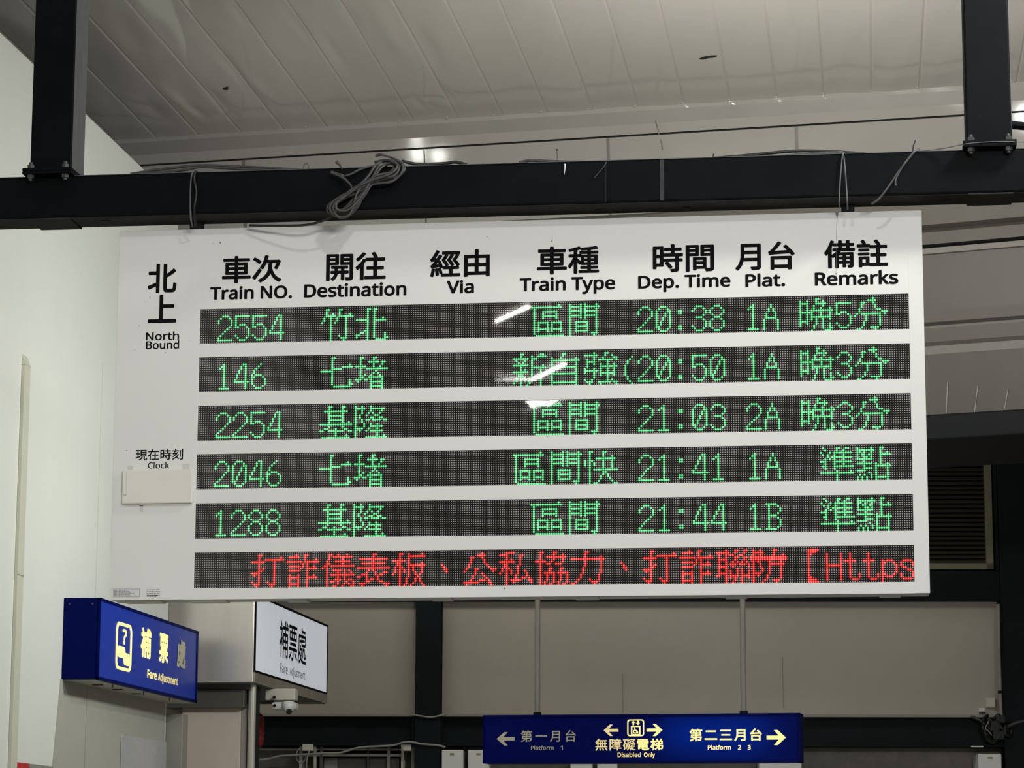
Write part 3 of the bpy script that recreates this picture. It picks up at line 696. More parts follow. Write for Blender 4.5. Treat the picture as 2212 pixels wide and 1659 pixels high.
# ------------------------------------------------------------------ cables on the gantry
def cab(name, label, pts, r, m='cable', cat='cable', group=None, parent=None, d=-.02, n=8):
    P = []
    for q in pts:
        dd = q[2] if len(q) > 2 else d
        P.append(G.pt(q[0], q[1], dd))
    o = MB().tube(P, r, n).obj(name, M[m], parent, smooth=True)
    if parent is None: tag(o, label, cat, group)
    return o
RC = .0048
cab('cable', 'upper grey cable lying on the gantry left of the coil', [(282, 376, .05), (330, 368, .05), (380, 362, .05), (434, 357, .05), (520, 360, .05), (600, 364, .05), (680, 369, .06), (722, 372, .06)], RC, group='cables lying on the gantry')
cab('cable', 'lower grey cable lying on the gantry left of the coil', [(296, 375, .03), (345, 372, .03), (400, 367, .03), (434, 361, .03), (500, 364, .03), (560, 367, .03), (620, 369, .03), (700, 371, .04)], RC, group='cables lying on the gantry')
cab('cable', 'short black cable lying on the gantry right of the coil', [(868, 348, .02), (905, 355, .03), (960, 353, .04), (985, 350, .04), (1010, 357, .04)], RC * 1.2, 'cable_black', group='cables lying on the gantry')
cab('cable', 'dark cable lump on the gantry in the middle', [(1122, 351, .02), (1142, 347, .02), (1165, 347, .02), (1200, 349, .02), (1260, 350, .03), (1290, 352, .03)], RC * 1.1, group='cables lying on the gantry')
cab('cable', 'higher black cable lying on the gantry right of the middle', [(1540, 342, .04), (1600, 337, .04), (1660, 331, .04), (1720, 326, .04), (1790, 327, .04), (1850, 331, .04), (1885, 334, .05)], RC * 1.2, 'cable_black', group='cables lying on the gantry')
cab('cable', 'lower grey cable lying on the gantry right of the middle', [(1512, 344, .02), (1570, 342, .02), (1640, 339, .02), (1700, 336, .02), (1760, 332, .02), (1820, 329, .02)], RC, group='cables lying on the gantry')
# coil of spare cable hung over the beam
coil = thing('cable_coil', G.pt(790, 410, -.03), 'loose coil of grey cable hung over the gantry above the board', 'cable')
loops = [
    [(838, 347, .0), (866, 352, -.03), (868, 372, -.045), (846, 392, -.05), (806, 398, -.05), (768, 418, -.05), (730, 432, -.05), (713, 446, -.05), (722, 456, -.045), (750, 448, -.045), (776, 424, -.045), (800, 396, -.04), (824, 360, -.03), (846, 350, -.01)],
    [(846, 346, -.01), (862, 360, -.04), (850, 380, -.06), (812, 386, -.06), (782, 404, -.06), (744, 420, -.06), (716, 440, -.06), (716, 458, -.06), (742, 470, -.05), (764, 452, -.05), (778, 432, -.055), (800, 402, -.05), (820, 366, -.04), (840, 352, -.01)],
    [(810, 350, .0), (838, 346, -.02), (858, 358, -.05), (842, 376, -.07), (800, 390, -.07), (772, 404, -.07), (752, 420, -.07), (728, 438, -.07), (728, 452, -.07), (748, 455, -.065), (768, 440, -.065), (786, 416, -.06), (802, 388, -.06), (818, 358, -.03)],
    [(830, 348, .0), (812, 356, -.04), (796, 380, -.06), (778, 398, -.065), (756, 412, -.065), (736, 430, -.07), (720, 446, -.07), (730, 468, -.06), (752, 466, -.06), (764, 444, -.06), (770, 420, -.06), (784, 400, -.06), (812, 380, -.06), (846, 372, -.05), (866, 356, -.02)],
    [(868, 350, .0), (872, 366, -.03), (862, 380, -.045), (836, 386, -.05), (806, 392, -.055), (784, 402, -.06), (770, 410, -.06)],
]
for k, (dx, dy, dd) in enumerate(((4, 6, .012), (-6, 3, .018), (7, -2, .022))):
    loops.append([(x + dx * math.sin(i * 1.1 + k), y + dy * math.cos(i * .9 + k), min(-.008, d + dd)) for i, (x, y, d) in enumerate(loops[k])])
for L in loops: MB().tube([G.pt(*q) for q in L], RC, 8, 7).obj('cable_loop', M['cable'], coil, smooth=True)
MB().tube([G.pt(*q) for q in [(726, 462, -.04), (700, 476, -.03), (660, 486, -.015), (600, 488, .02), (540, 487, .06)]], RC * .9).obj('cable_tail', M['cable_black'], coil, smooth=True)
MB().tube([G.pt(*q) for q in [(741, 380, -.04), (720, 374, -.03), (716, 372, -.03)]], lambda t: .005 + .002 * t).obj('plug', M['cable'], coil, smooth=True)
MB().tube([G.pt(*q) for q in [(714, 372, -.035), (732, 379, -.04), (746, 388, -.05), (756, 398, -.055), (762, 410, -.06)]], lambda t: .0055 - .0025 * t).obj('cable_end', M['cable'], coil, smooth=True)
MB().tube([G.pt(*q) for q in [(738, 381, -.03), (756, 377, -.03), (778, 366, -.02), (806, 358, -.01)]], RC * .8).obj('cable_end', M['cable'], coil, smooth=True)
MB().tube([G.pt(*q) for q in [(739, 366, .0), (735, 357, .0), (727, 349, .0)]], lambda t: .002 + .005 * t).obj('plug', M['cable'], coil, smooth=True)
MB().tube([G.pt(*q) for q in [(868, 350, .0), (850, 342, .0), (832, 336, .0), (824, 334, .0)]], lambda t: RC * .8).obj('cable_end', M['cable'], coil, smooth=True)
MB().tube([G.pt(*q) for q in [(824, 334, .0), (818, 334, .0), (811, 338, .0)]], lambda t: .006 - .001 * t).obj('plug', M['cable'], coil, smooth=True)
tie = thing('tie_wire', G.pt(416, 430, -.01), 'grey tie wires round the gantry above the left end of the board', 'wire')
MB().tube([G.pt(*q) for q in [(424, 372, .01), (417, 372, -.006), (413, 384, -.008), (411, 420, -.008), (412, 470, -.008), (416, 490, .03)]], .0028).obj('wire_strand', M['dust_lit'], tie, smooth=True)
MB().tube([G.pt(*q) for q in [(426, 371, .01), (421, 373, -.006), (420, 390, -.01), (424, 416, -.012), (420, 450, -.012), (422, 488, .03)]], .004).obj('wire_strand', M['cable_black'], tie, smooth=True)
tie = thing('tie_wire', G.pt(1822, 390, -.01), 'grey tie wires forming a narrow arch above the right end of the board', 'wire')
MB().tube([G.pt(*q) for q in [(1814, 448, .03), (1813, 436, -.006), (1814, 400, -.008), (1818, 350, -.008), (1821, 332, -.004), (1824, 331, .01)]], .0026).obj('wire_strand', M['dust_lit'], tie, smooth=True)
MB().tube([G.pt(*q) for q in [(1831, 452, .03), (1830, 436, -.006), (1828, 400, -.008), (1824, 350, -.008), (1821, 332, -.004), (1816, 331, .01)]], .0026).obj('wire_strand', M['dust_lit'], tie, smooth=True)
cab('cable', 'dark doubled cable slanting across the gantry right of the tie wires', [(1985, 322, .01), (1975, 328, -.006), (1960, 346, -.012), (1940, 372, -.014), (1920, 402, -.014), (1898, 430, -.014), (1882, 441, -.01)], .0042, 'cable', group='cables hanging on the gantry')
cab('cable', 'short frayed cable hanging beside the slanting cable', [(1968, 334, -.006), (1952, 356, -.016), (1938, 380, -.016), (1934, 392, -.018), (1935, 402, -.018)], .0036, 'cable', group='cables hanging on the gantry')
cab('wire', 'thin grey wire from the slanting cable to the right post', [(1975, 326, -.004), (2000, 325, -.006), (2040, 320, -.02), (2086, 311, -.05), (2130, 307, -.055), (2170, 306, -.055), (2212, 306.5, -.03)], .0018, 'dust_lit', cat='wire')
cab('wire', 'black wire end sticking up beside the right post', [(1972, 328, .02), (1973, 316, .02), (1976, 307, .02), (1978, 303, .02)], .0022, 'cable_black', cat='wire')
cab('wire', 'thin black wire with a knob standing on the middle of the gantry', [(1204, 350, .02), (1203.5, 336, .02), (1203, 327, .02), (1203, 322, .02)], lambda t: .001 if t < .8 else .0036, 'cable_black', cat='wire')
cab('wire', 'short black stub standing near the middle right of the gantry', [(1541, 343, .02), (1541, 336, .02), (1542, 332, .02)], .0024, 'cable_black', cat='wire')
cab('wire', 'short bent grey wire hanging over the gantry right of the middle', [(1310, 350, .0), (1304, 360, -.006), (1294, 372, -.008), (1283, 385, -.008)], .0018, 'cable', cat='wire')
cab('wire', 'small curled bright wire on the gantry left of the coil', [(656, 365, .02), (657, 357, .02), (662, 353, .02), (667, 357, .02), (666, 364, .02)], .0026, 'dust_lit', cat='wire')

# ------------------------------------------------------------------ fare sign on the white wall (blue box running away)
def boxX(mb, x0, x1, y0, y1, z0, z1, bev=0.0, mi=0): return mb.box((x0, y0, z0), (x1, y1, z1), bev=bev, mi=mi)
FX = -3.664
fy0, fy1, fz0, fz1 = 12.84, 14.81, 2.455, 2.848
fs = thing('fare_sign', (XW, 13.8, 2.65), 'blue box sign with a question mark and yellow Chinese letters on the white wall', 'sign')
b = MB(); boxX(b, XW, FX - .004, fy0, fy1, fz0, fz1, .004); b.obj('box_body', M['blue_end'], fs)
b = MB(); boxX(b, FX - .006, FX, fy0 + .014, fy1 - .014, fz0 + .014, fz1 - .014); fc = b.obj('face_panel', M['blue'], fs)
b = MB()
for a in ((fy0, fy1, fz1 - .015, fz1), (fy0, fy1, fz0, fz0 + .015), (fy0, fy0 + .012, fz0, fz1), (fy1 - .03, fy1, fz0, fz1)): boxX(b, FX - .012, FX + .004, *a, .0015)
b.obj('face_frame', M['blue_end'], fs)
b = MB(); boxX(b, XW + .004, FX - .01, fy0 + .01, fy1 - .01, fz0 - .003, fz0 + .001); un = b.obj('bottom_plate', M['under_grey'], fs)
for y in (13.16, 13.52, 13.88): 
    q = MB(); boxX(q, XW + .06, XW + .11, y, y + .035, fz0 - .006, fz0 - .002); q.obj('slot', M['hole'], un)
for y in (12.98, 13.57, 14.1):
    MB().cyl((FX - .02, y + .2, fz0 - .02), (FX - .02, y + .2, fz0 - .002), .004, n=8).obj('screw', M['bolt'], un)
for x in (XW + .03, FX - .035):
    MB().cyl((x, fy0 - .005, fz1 - .03), (x, fy0 + .001, fz1 - .03), .005, n=8).obj('screw', M['bolt'], fs)
NX = Vector((1, 0, 0))
def quad_x(tl, bl, tr, X):
    a, c, e = atX(*tl, X), atX(*bl, X), atX(*tr, X)
    z1, z0 = a.z, c.z
    y0 = (a.y + c.y) / 2; y1 = e.y
    return y0, y1, z0, z1
def text_x(body, x0, yt, yb, x1, X, bold, m, parent, name='lettering', z01=None):
    """lettering on a face looking along +x; left edge px x0 from yt to yb, right edge px x1"""
    a, c = atX(x0, yt, X), atX(x0, yb, X); e = atX(x1, yt, X)
    y0, y1 = a.y, e.y; z1, z0 = a.z, c.z
    if z01: z0, z1 = z01
    return MB().text(body, Vector((X, y0, z0)), Vector((0, y1 - y0, 0)), Vector((0, 0, z1 - z0)), NX, bold, raise_=.002).obj(name, M[m], parent)
zA, zB = atX(304.4, 1353, FX).z, atX(304.4, 1419, FX).z
for ch, x0, x1, m in (('補', 304.4, 326.8, 'yellow_lit'), ('票', 344.7, 364, 'yellow_lit'), ('處', 382.9, 402.2, 'yellow_dim')):
    o = text_x(ch, x0, 1360, 1420, x1, FX, .035, m, fc, z01=(zB, zA)); o['label'] = 'glowing yellow letter' if m == 'yellow_lit' else 'unlit yellow letter'
zA, zB = atX(318, 1446, FX).z, atX(318, 1464, FX).z
text_x('Fare', 318, 1446, 1464, 338.5, FX, .03, 'yellow_lit', fc, z01=(zB, zA))
text_x('Adjustment', 341, 1446, 1464, 384, FX, .03, 'yellow_half', fc, z01=(zB - .012, zA))
# pictogram: rounded frame, question mark, tickets
def rrect(y0, y1, z0, z1, r, n=6):
    P = []
    for cy_, cz_, a0 in ((y1 - r, z1 - r, 0), (y0 + r, z1 - r, 90), (y0 + r, z0 + r, 180), (y1 - r, z0 + r, 270)):
        for i in range(n + 1):
            a = math.radians(a0 + 90 * i / n); P.append((cy_ + r * math.cos(a), cz_ + r * math.sin(a)))
    return P
def ring(mb, outer, inner, f3, vec):
    n = len(outer); A = [f3(*p) for p in outer]; B_ = [f3(*p) for p in inner]; vec = Vector(vec)
    mb.add(A + B_ + [p + vec for p in A] + [p + vec for p in B_],
           [[2 * n + i, 2 * n + (i + 1) % n, 3 * n + (i + 1) % n, 3 * n + i] for i in range(n)] + [[i, (i + 1) % n, 2 * n + (i + 1) % n, 2 * n + i] for i in range(n)] + [[n + i, n + (i + 1) % n, 3 * n + (i + 1) % n, 3 * n + i] for i in range(n)])
iy0, iy1 = atX(250, 1395, FX).y, atX(284, 1395, FX).y
iz1, iz0 = atX(267, 1346, FX).z, atX(267, 1449, FX).z
pic = MB(); fX = lambda y, z: Vector((FX + .0004, y, z))
ring(pic, rrect(iy0, iy1, iz0, iz1, .045), rrect(iy0 + .026, iy1 - .026, iz0 + .016, iz1 - .016, .03), fX, (.002, 0, 0))
iw, ih = iy1 - iy0, iz1 - iz0
def blob(y0, y1, z0, z1, r): pic.prism([fX(*p) for p in rrect(iy0 + iw * y0, iy0 + iw * y1, iz0 + ih * z0, iz0 + ih * z1, r)], (.002, 0, 0))
blob(.10, .60, .26, .50, .03); blob(.50, .90, .12, .38, .03)
pic.text('?', fX(iy0 + iw * .38, iz0 + ih * .55), Vector((0, iw * .28, 0)), Vector((0, 0, ih * .33)), NX, .03, raise_=.002)
pic.obj('pictogram', M['yellow_lit'], fc)

# trunking, film, red notice and steel post on the left
p0, p1 = atX(47, 778, XW), atX(16, 1640, XW)
du = thing('cable_duct', (XW, p0.y, 3), 'narrow pale cable duct running up the white wall', 'duct')
b = MB(); boxX(b, XW, XW + .018, p0.y, p0.y + .085, 0.4, p0.z - .02, .003); dd = b.obj('duct_cover', M['duct'], du)
b = MB(); b.prism([(XW, p0.y, p0.z - .02), (XW + .018, p0.y, p0.z - .02), (XW, p0.y, p0.z + .03)], (0, .085, 0)); b.obj('duct_cap', M['duct'], du)
zj = atX(28, 1240, XW).z; b = MB(); boxX(b, XW + .016, XW + .0188, p0.y, p0.y + .085, zj - .002, zj + .002); b.obj('duct_joint', M['grey_trim'], du)
y0, y1 = atX(258, 1600, XW).y, atX(355, 1600, XW).y; zt_ = atX(258, 1586, XW).z
b = MB(); boxX(b, XW + .0075, XW + .013, y0, y1, zt_ - .55, zt_, .002)
fo = tag(b.obj('notice_holder', M['film']), 'wrinkled clear plastic notice holder on the white wall under the blue sign', 'notice holder')
q0, q1 = atX(24, 1645, XW + .01), atX(62, 1648, XW + .01)
rd = thing('notice_board', (XW, q0.y, 1.7), 'red-headed notice board at the lower left corner of the white wall', 'notice board')
b = MB(); boxX(b, XW, XW + .012, q0.y, q1.y, q0.z - .4, q0.z, .002); b.obj('red_panel', M['red_sign'], rd)
q2 = atX(114, 1655, XW + .01); b = MB(); boxX(b, XW, XW + .012, q1.y + .01, q2.y, q0.z - .4, q0.z, .002); b.obj('dark_panel', M['grey_trim'], rd)

# ------------------------------------------------------------------ fare adjustment booth beyond the wall
YK = 15.08
K = Frame(0, YK)
SXF = K.at(550, 1400)[0]; SX_L = K.at(362, 1400)[0]
yfar = atX(707, 1400, SXF).y
zb_ = K.at(490, 1474)[1]; zt_ = atX(707, 1350, SXF).z
bs = thing('lightbox_sign', (SXF - .25, 16.0, zb_), 'stainless steel box sign with a white lettered face beside the blue sign', 'sign')
b = MB(); boxX(b, SX_L, SXF - .004, YK, yfar, zb_, zt_, .006); b.obj('steel_box', M['stainless'], bs)
zfb = atX(549, 1447, SXF).z
b = MB(); boxX(b, SXF - .004, SXF + .004, YK + .003, yfar, zb_ - .001, zfb - .012, .002); b.obj('chrome_lip', M['chrome'], bs)
b = MB(); boxX(b, SX_L + .01, SXF - .006, YK + .01, yfar - .01, zb_ - .004, zb_ + .001); b.obj('underside', M['booth_frame'], bs)
b = MB(); boxX(b, SXF - .006, SXF + .002, YK + .012, yfar - .02, zfb, zt_ - .014); wf = b.obj('white_face', M['white_sign'], bs)
b = MB(); boxX(b, SXF - .008, SXF + .005, YK + .003, yfar, zt_ - .014, zt_, .002); boxX(b, SXF - .008, SXF + .005, YK + .003, yfar, zfb - .012, zfb, .002)
boxX(b, SXF - .008, SXF + .005, YK + .003, YK + .012, zfb, zt_); boxX(b, SXF - .008, SXF + .005, yfar - .02, yfar, zfb, zt_); b.obj('black_edge', M['black'], bs)
zA, zB = atX(604, 1337, SXF).z, atX(604, 1419, SXF).z
text_x('補票處', 604, 1340, 1420, 661.5, SXF + .002, .010, 'black', wf, z01=(zB, zA))
zA, zB = atX(605, 1432, SXF).z, atX(605, 1453, SXF).z
text_x('Fare', 605, 1432, 1453, 621, SXF + .002, .004, 'ink', wf, z01=(zB, zA))
text_x('Adjustment', 626, 1432, 1453, 659, SXF + .002, .004, 'ink', wf, z01=(zB - .012, zA))
bo = thing('ticket_booth', (-3.6, 15.5, 0), 'beige panelled ticket booth with a steel corner post under the stainless sign', 'booth')
KB = Frame(0, 15.255)
xa, xb, xc = KB.at(392, 1600)[0], KB.at(519, 1600)[0], KB.at(548, 1600)[0]
b = MB(); b.box((xa, 0, 0), (xb, .08, KB.at(450, 1515)[1]), KB, bev=.004); b.obj('front_panel', M['booth'], bo)
b = MB(); b.box((xa - .1, -.06, KB.at(450, 1530)[1]), (KB.at(533, 1500)[0], .1, KB.at(450, 1490)[1]), KB, bev=.004); b.box((xa - .1, -.05, KB.at(450, 1490)[1]), (KB.at(545, 1500)[0], .1, zb_ - .002), KB); b.obj('header', M['booth_frame'], bo)
b = MB(); b.box((xb, .01, 0), (KB.at(532, 1600)[0], .06, KB.at(533, 1520)[1]), KB, bev=.003); b.obj('side_strip', M['grey_trim'], bo)
b = MB(); b.cyl(KB.P(KB.at(543, 1600)[0], .0, 0), KB.P(KB.at(543, 1600)[0], .0, zb_ - .002), .022, n=16); b.obj('corner_post', M['stainless'], bo, smooth=False)
b = MB(); b.box((KB.at(532, 1600)[0], .03, 0), (KB.at(543, 1600)[0], .2, zb_ - .003), KB); b.obj('dark_gap', M['hole'], bo)
b = MB(); b.box((xa - .2, .10, 0), (xb - .02, .40, zb_ - .003), KB); b.obj('booth_body', M['booth'], bo)
KP = Frame(0, 14.88)
struct(MB().box((KP.at(357, 1600)[0], 0, 0), (KP.at(394, 1600)[0], .12, 2.40), KP, bev=.004).obj('pillar_booth', M['grey_trim']), 'grey steel pillar between the white wall and the booth')
# security camera under the box sign
kc = Frame(0, 15.615)
sc = thing('security_camera', kc.pt(615, 1525), 'white security camera under the stainless box sign', 'camera')
u0, u1, z0, z1 = kc.rect(588, 1517, 642, 1534); b = MB(); b.box((u0, -.05, z0), (u1, .06, z1), kc, bev=.018); b.obj('camera_body', M['white_box'], sc, smooth=False)
u0, u1, z0, z1 = kc.rect(575, 1500, 640, 1513); b = MB(); b.box((u0, -.03, z0), (u1, .05, zb_ - .004), kc, bev=.006); b.obj('mount', M['cream'], sc)
p = kc.pt(623, 1526, -.05); b = MB(); b.lathe(p, [(.020, .03), (.034, .025), (.036, 0), (.032, -.018), (.02, -.03), (.004, -.034)], 18); b.obj('camera_head', M['white_box'], sc, smooth=True)
p = kc.pt(624, 1537.5, -.088); MB().cyl(p, p + Vector((0, .02, .004)), .0165, n=16).obj('lens', M['lens'], sc)
for x, y in ((593, 1524), (592, 1506)):
    p = kc.pt(x, y, -.056); MB().cyl(p, p + Vector((0, .012, 0)), .009, n=12).obj('mount_hole', M['hole'], sc)
MB().tube([kc.pt(560, 1515, .0), kc.pt(568, 1518, .0), kc.pt(580, 1516, .0), kc.pt(596, 1514, -.02)], .006).obj('camera_cable', M['cable_black'], sc, smooth=True)
# red lantern and tassel behind the post
kr = Frame(0, 15.84)
p = kr.pt(556, 1578); hh = (kr.at(556, 1540)[1] - kr.at(556, 1616)[1]) / 2
ln = thing('red_lantern', p, 'dark red hanging lantern half hidden behind the booth post', 'lantern')
b = MB(); rr = .042
b.lathe(p, [(rr * (.35 + .65 * math.sqrt(max(0, 1 - (i / 6) ** 4))) * (1 if i % 2 else .93), hh * i / 6) for i in range(-6, 7)], 18); b.obj('lantern_body', M['red'], ln)
MB().cyl(p + Vector((0, 0, hh)), Vector((p.x, p.y, zb_)), .003, n=6).obj('hanging_cord', M['cable_black'], ln)
b = MB(); b.tube([p + Vector((0, 0, -hh)), p + Vector((-.003, 0, -hh - .06)), p + Vector((0, 0, -hh - .22))], lambda t: .006 + .012 * t, 8); b.obj('tassel', M['red'], ln)

# ------------------------------------------------------------------ blue platform sign hanging below the bulkhead
PS = Frame(-1.25, 14.85, math.radians(-4.4))
pl_, pr_, _, _ = PS.rect(1043, 1600, 1730, 1600, 0)[:4]
pu0, pu1 = PS.at(1043, 1597)[0], PS.at(1729, 1594)[0]
pz0, pz1 = PS.at(1386, 1648)[1], PS.at(1386, 1542.5)[1]
ps = thing('platform_sign', PS.P((pu0 + pu1) / 2, .07, pz0), 'long blue hanging sign with arrows to the platforms', 'sign')
b = MB(); T = .012
b.box((pu0, .015, pz1 - T), (pu1, .16, pz1), PS, bev=.002); b.box((pu0, .015, pz0), (pu1, .16, pz0 + T), PS, bev=.002)
b.box((pu0, .015, pz0), (pu0 + T, .16, pz1), PS, bev=.002); b.box((pu1 - T, .015, pz0), (pu1, .16, pz1), PS, bev=.002); b.box((pu0, .15, pz0), (pu1, .16, pz1), PS)
b.obj('sign_box', M['blue_end'], ps)
mt = bpy.data.materials.new('translucent_blue'); mt.use_nodes = True; nt = mt.node_tree
pb = nt.nodes['Principled BSDF']; pb.inputs['Base Color'].default_value = (.001, .008, .22, 1); pb.inputs['Roughness'].default_value = .4; pb.inputs['Specular IOR Level'].default_value = .1
tl = nt.nodes.new('ShaderNodeBsdfTranslucent'); tl.inputs[0].default_value = (.002, .13, .42, 1)
ad = nt.nodes.new('ShaderNodeMixShader'); ad.inputs[0].default_value = .5
nt.links.new(pb.outputs[0], ad.inputs[1]); nt.links.new(tl.outputs[0], ad.inputs[2]); nt.links.new(ad.outputs[0], nt.nodes['Material Output'].inputs[0])
b = MB(); b.box((pu0 + .002, .008, pz0 + .002), (pu1 - .002, .015, pz1 - .002), PS); pf = b.obj('sign_face', mt, ps)
b = MB(); b.box((pu0, .0, pz1 - .014), (pu1, .016, pz1), PS); b.box((pu0, .0, pz0), (pu1, .016, pz0 + .006), PS); b.box((pu0, 0, pz0), (pu0 + .006, .016, pz1), PS); b.box((pu1 - .016, 0, pz0), (pu1, .016, pz1), PS); b.obj('face_frame', M['blue_end'], ps)
_p = PS.P(PS.at(1545, 1590)[0], .135, (pz0 + pz1) / 2 + .02)
area_lamp('sign_tube', _p, _p - PS.d, .55, .10, 1.5, (.75, .9, 1))
NP = PS.d * -1
def ptext(body, x0, y0, x1, y1, bold, m, sp=1.0):
    u0, u1, z0, z1 = PS.rect(x0, y0, x1, y1, .008)
    o = MB().text(body, PS.P(u0, .008, z0), PS.u * (u1 - u0), Vector((0, 0, z1 - z0)), NP, bold, spacing=sp, raise_=.0015).obj('lettering', M[m], pf); return o
ptext('第一月台', 1125, 1577.5, 1244.5, 1602.5, .012, 'yellow_dim', 1.35)
ptext('Platform', 1147, 1610.5, 1196, 1620, .016, 'yellow_dim'); ptext('1', 1211, 1610.5, 1216, 1620, .016, 'yellow_dim')
ptext('無障礙', 1286, 1595.5, 1373, 1621.5, .014, 'yellow_half', 1.12); ptext('電梯', 1376, 1595.5, 1432.5, 1621, .022, 'yellow_lit', 1.15)
ptext('Disabled', 1334, 1625, 1384.5, 1635.5, .022, 'yellow_half'); ptext('Only', 1391, 1625, 1415, 1638, .022, 'yellow_lit')
ptext('第二三月台', 1489.5, 1573.5, 1646, 1601, .024, 'yellow_lit', 1.2)
ptext('Platform', 1529, 1609.5, 1579, 1619.5, .022, 'yellow_lit'); ptext('2', 1594, 1609.5, 1601, 1619.5, .022, 'yellow_lit'); ptext('3', 1615, 1609.5, 1622, 1619.5, .022, 'yellow_lit')
def parrow(x0, y0, x1, y1, right, m):
    u0, u1, z0, z1 = PS.rect(x0, y0, x1, y1, .008); Wd, H = u1 - u0, z1 - z0
    poly = [(0, .5), (.42, 1), (.62, 1), (.36, .63), (1, .63), (1, .37), (.36, .37), (.62, 0), (.42, 0)]
    if right: poly = [(1 - a, c) for a, c in poly][::-1]
    MB().prism([PS.P(u0 + Wd * a, .008, z0 + H * c) for a, c in poly], NP * .002).obj('arrow', M[m], pf)
parrow(1073, 1581.5, 1112, 1610.5, False, 'yellow_dim'); parrow(1304, 1565, 1336, 1590, False, 'yellow_half')
parrow(1397, 1564, 1431, 1590, True, 'yellow_lit'); parrow(1656, 1577, 1697.5, 1609.5, True, 'yellow_lit')
# lift pictogram
u0, u1, z0, z1 = PS.rect(1355, 1554, 1391.5, 1590.5, .008)
q = MB(); S_ = u1 - u0; f3 = lambda a, c: PS.P(u0 + S_ * a, .008, z0 + (z1 - z0) * c)
ring(q, rrect(0, 1, 0, 1, .16), rrect(.07, .93, .07, .93, .11), f3, NP * .002)
ring(q, rrect(.22, .78, .08, .62, .02), rrect(.30, .70, .14, .55, .01), f3, NP * .002)
q.prism([f3(a, c) for a, c in ((.36, .92), (.50, .78), (.40, .80), (.40, .66), (.32, .66), (.32, .80), (.24, .78))], NP * .002)
q.prism([f3(a, c) for a, c in ((.64, .66), (.76, .80), (.68, .78), (.68, .92), (.60, .92), (.60, .78), (.52, .80))], NP * .002)
ring(q, [(.47 + .12 * math.cos(i * .524), .28 + .11 * math.sin(i * .524)) for i in range(12)], [(.47 + .07 * math.cos(i * .524), .28 + .065 * math.sin(i * .524)) for i in range(12)], f3, NP * .002)
q.prism([f3(a, c) for a, c in ((.42, .52), (.47, .52), (.48, .36), (.60, .34), (.66, .20), (.61, .18), (.56, .29), (.43, .31))], NP * .002)
q.obj('pictogram', M['yellow_lit'], pf)
POLETOP = LOW.at(2100, 945, -.12)[1] + .004
for x in (1161, 1605):
    u = PS.at(x, 1400, .08)[0]
    MB().cyl(PS.P(u, .08, pz1 - .002), PS.P(u, .08, POLETOP), .0155, n=14).obj('hanger_pole', M['grey_trim'], ps, smooth=False)
    MB().cyl(PS.P(u, .08, pz1), PS.P(u, .08, pz1 + .018), .022, n=14).obj('pole_collar', M['teal'], ps)

# ------------------------------------------------------------------ things on the back wall
# louvre
u0, u1, z0, z1 = BK.rect(1985, 942, 2143, 1230, -.11); u0 -= .6
lv = thing('louvre_vent', BK.P((u0 + u1) / 2, 0, z0), 'dark louvred vent right of the departure board', 'vent')
b = MB(); b.box((u0, -.115, z0), (u1, .02, z0 + .045), BK, bev=.003); b.box((u1 - .05, -.115, z0), (u1, .02, z1), BK, bev=.003); b.box((u0, -.115, z1 - .04), (u1, .02, z1), BK, bev=.003)
b.box((u0, -.115, z0), (u0 + .05, .02, z1), BK, bev=.003); b.obj('frame', M['louvre_frame'], lv)
b = MB(); n = 26
for i in range(n):
    za = z0 + .05 + (z1 - z0 - .1) * i / n; h_ = (z1 - z0 - .1) / n
    b.prism([BK.P(u0 + .05, -.08, za), BK.P(u0 + .05, -.076, za + .004), BK.P(u0 + .05, -.02, za + h_ * 1.2), BK.P(u0 + .05, -.024, za + h_ * 1.2 - .004)], BK.u * (u1 - u0 - .1))
b.obj('slats', M['louvre'], lv)
b = MB(); b.box((u0 + .05, .0, z0 + .045), (u1 - .05, .018, z1 - .04), BK); b.obj('dark_backing', M['hole'], lv)
struct(MB().box((ku(2150), -.145, kz(1236)), (ku(2156), .02, kz(930)), BK).obj('trim_1', M['teal']), 'dark strip beside the louvred vent')
# boxes at the right
def kbox(name, x0, y0, x1, y1, d0, d1, m, parent=None, bev=.004):
    u0, u1, z0, z1 = BK.rect(x0, y0, x1, y1, d0); return MB().box((u0, d0, z0), (u1, d1, z1), BK, bev=bev).obj(name, M[m], parent)
jb = thing('junction_box', BK.pt(2138, 1530), 'small white square junction box at the lower right of the beige wall', 'box')
kbox('box_body', 2130, 1507, 2150.5, 1529, -.03, 0, 'cream', jb); kbox('box_lid', 2131, 1508, 2149.5, 1527, -.036, -.03, 'cream', jb, .002)
wc = thing('wall_camera', BK.pt(2121, 1545), 'small grey camera with a square black front on the beige wall', 'camera')
kbox('camera_mount', 2115, 1529, 2128, 1549, -.06, 0, 'white_box', wc); kbox('camera_front', 2115, 1537, 2128, 1549.5, -.075, -.06, 'lens', wc, .005)
cp = thing('conduit_pipe', BK.pt(2161, 1545), 'thin grey conduit pipe up the right pillar', 'pipe')
MB().tube([BK.pt(2157, 1305, -.19), BK.pt(2158, 1400, -.19), BK.pt(2161, 1498, -.19), BK.pt(2163, 1550, -.19)], .012).obj('pipe', M['grey_trim'], cp, smooth=True)
p = BK.pt(2161, 1498, -.19); MB().cyl(p, p + Vector((0, 0, .02)), .018, n=10).obj('clip', M['teal'], cp)
tg = thing('cable_tangle', BK.pt(2155, 1575, -.2), 'black tangle of cables and connectors in front of the right pillar', 'cable')
random.seed(11)
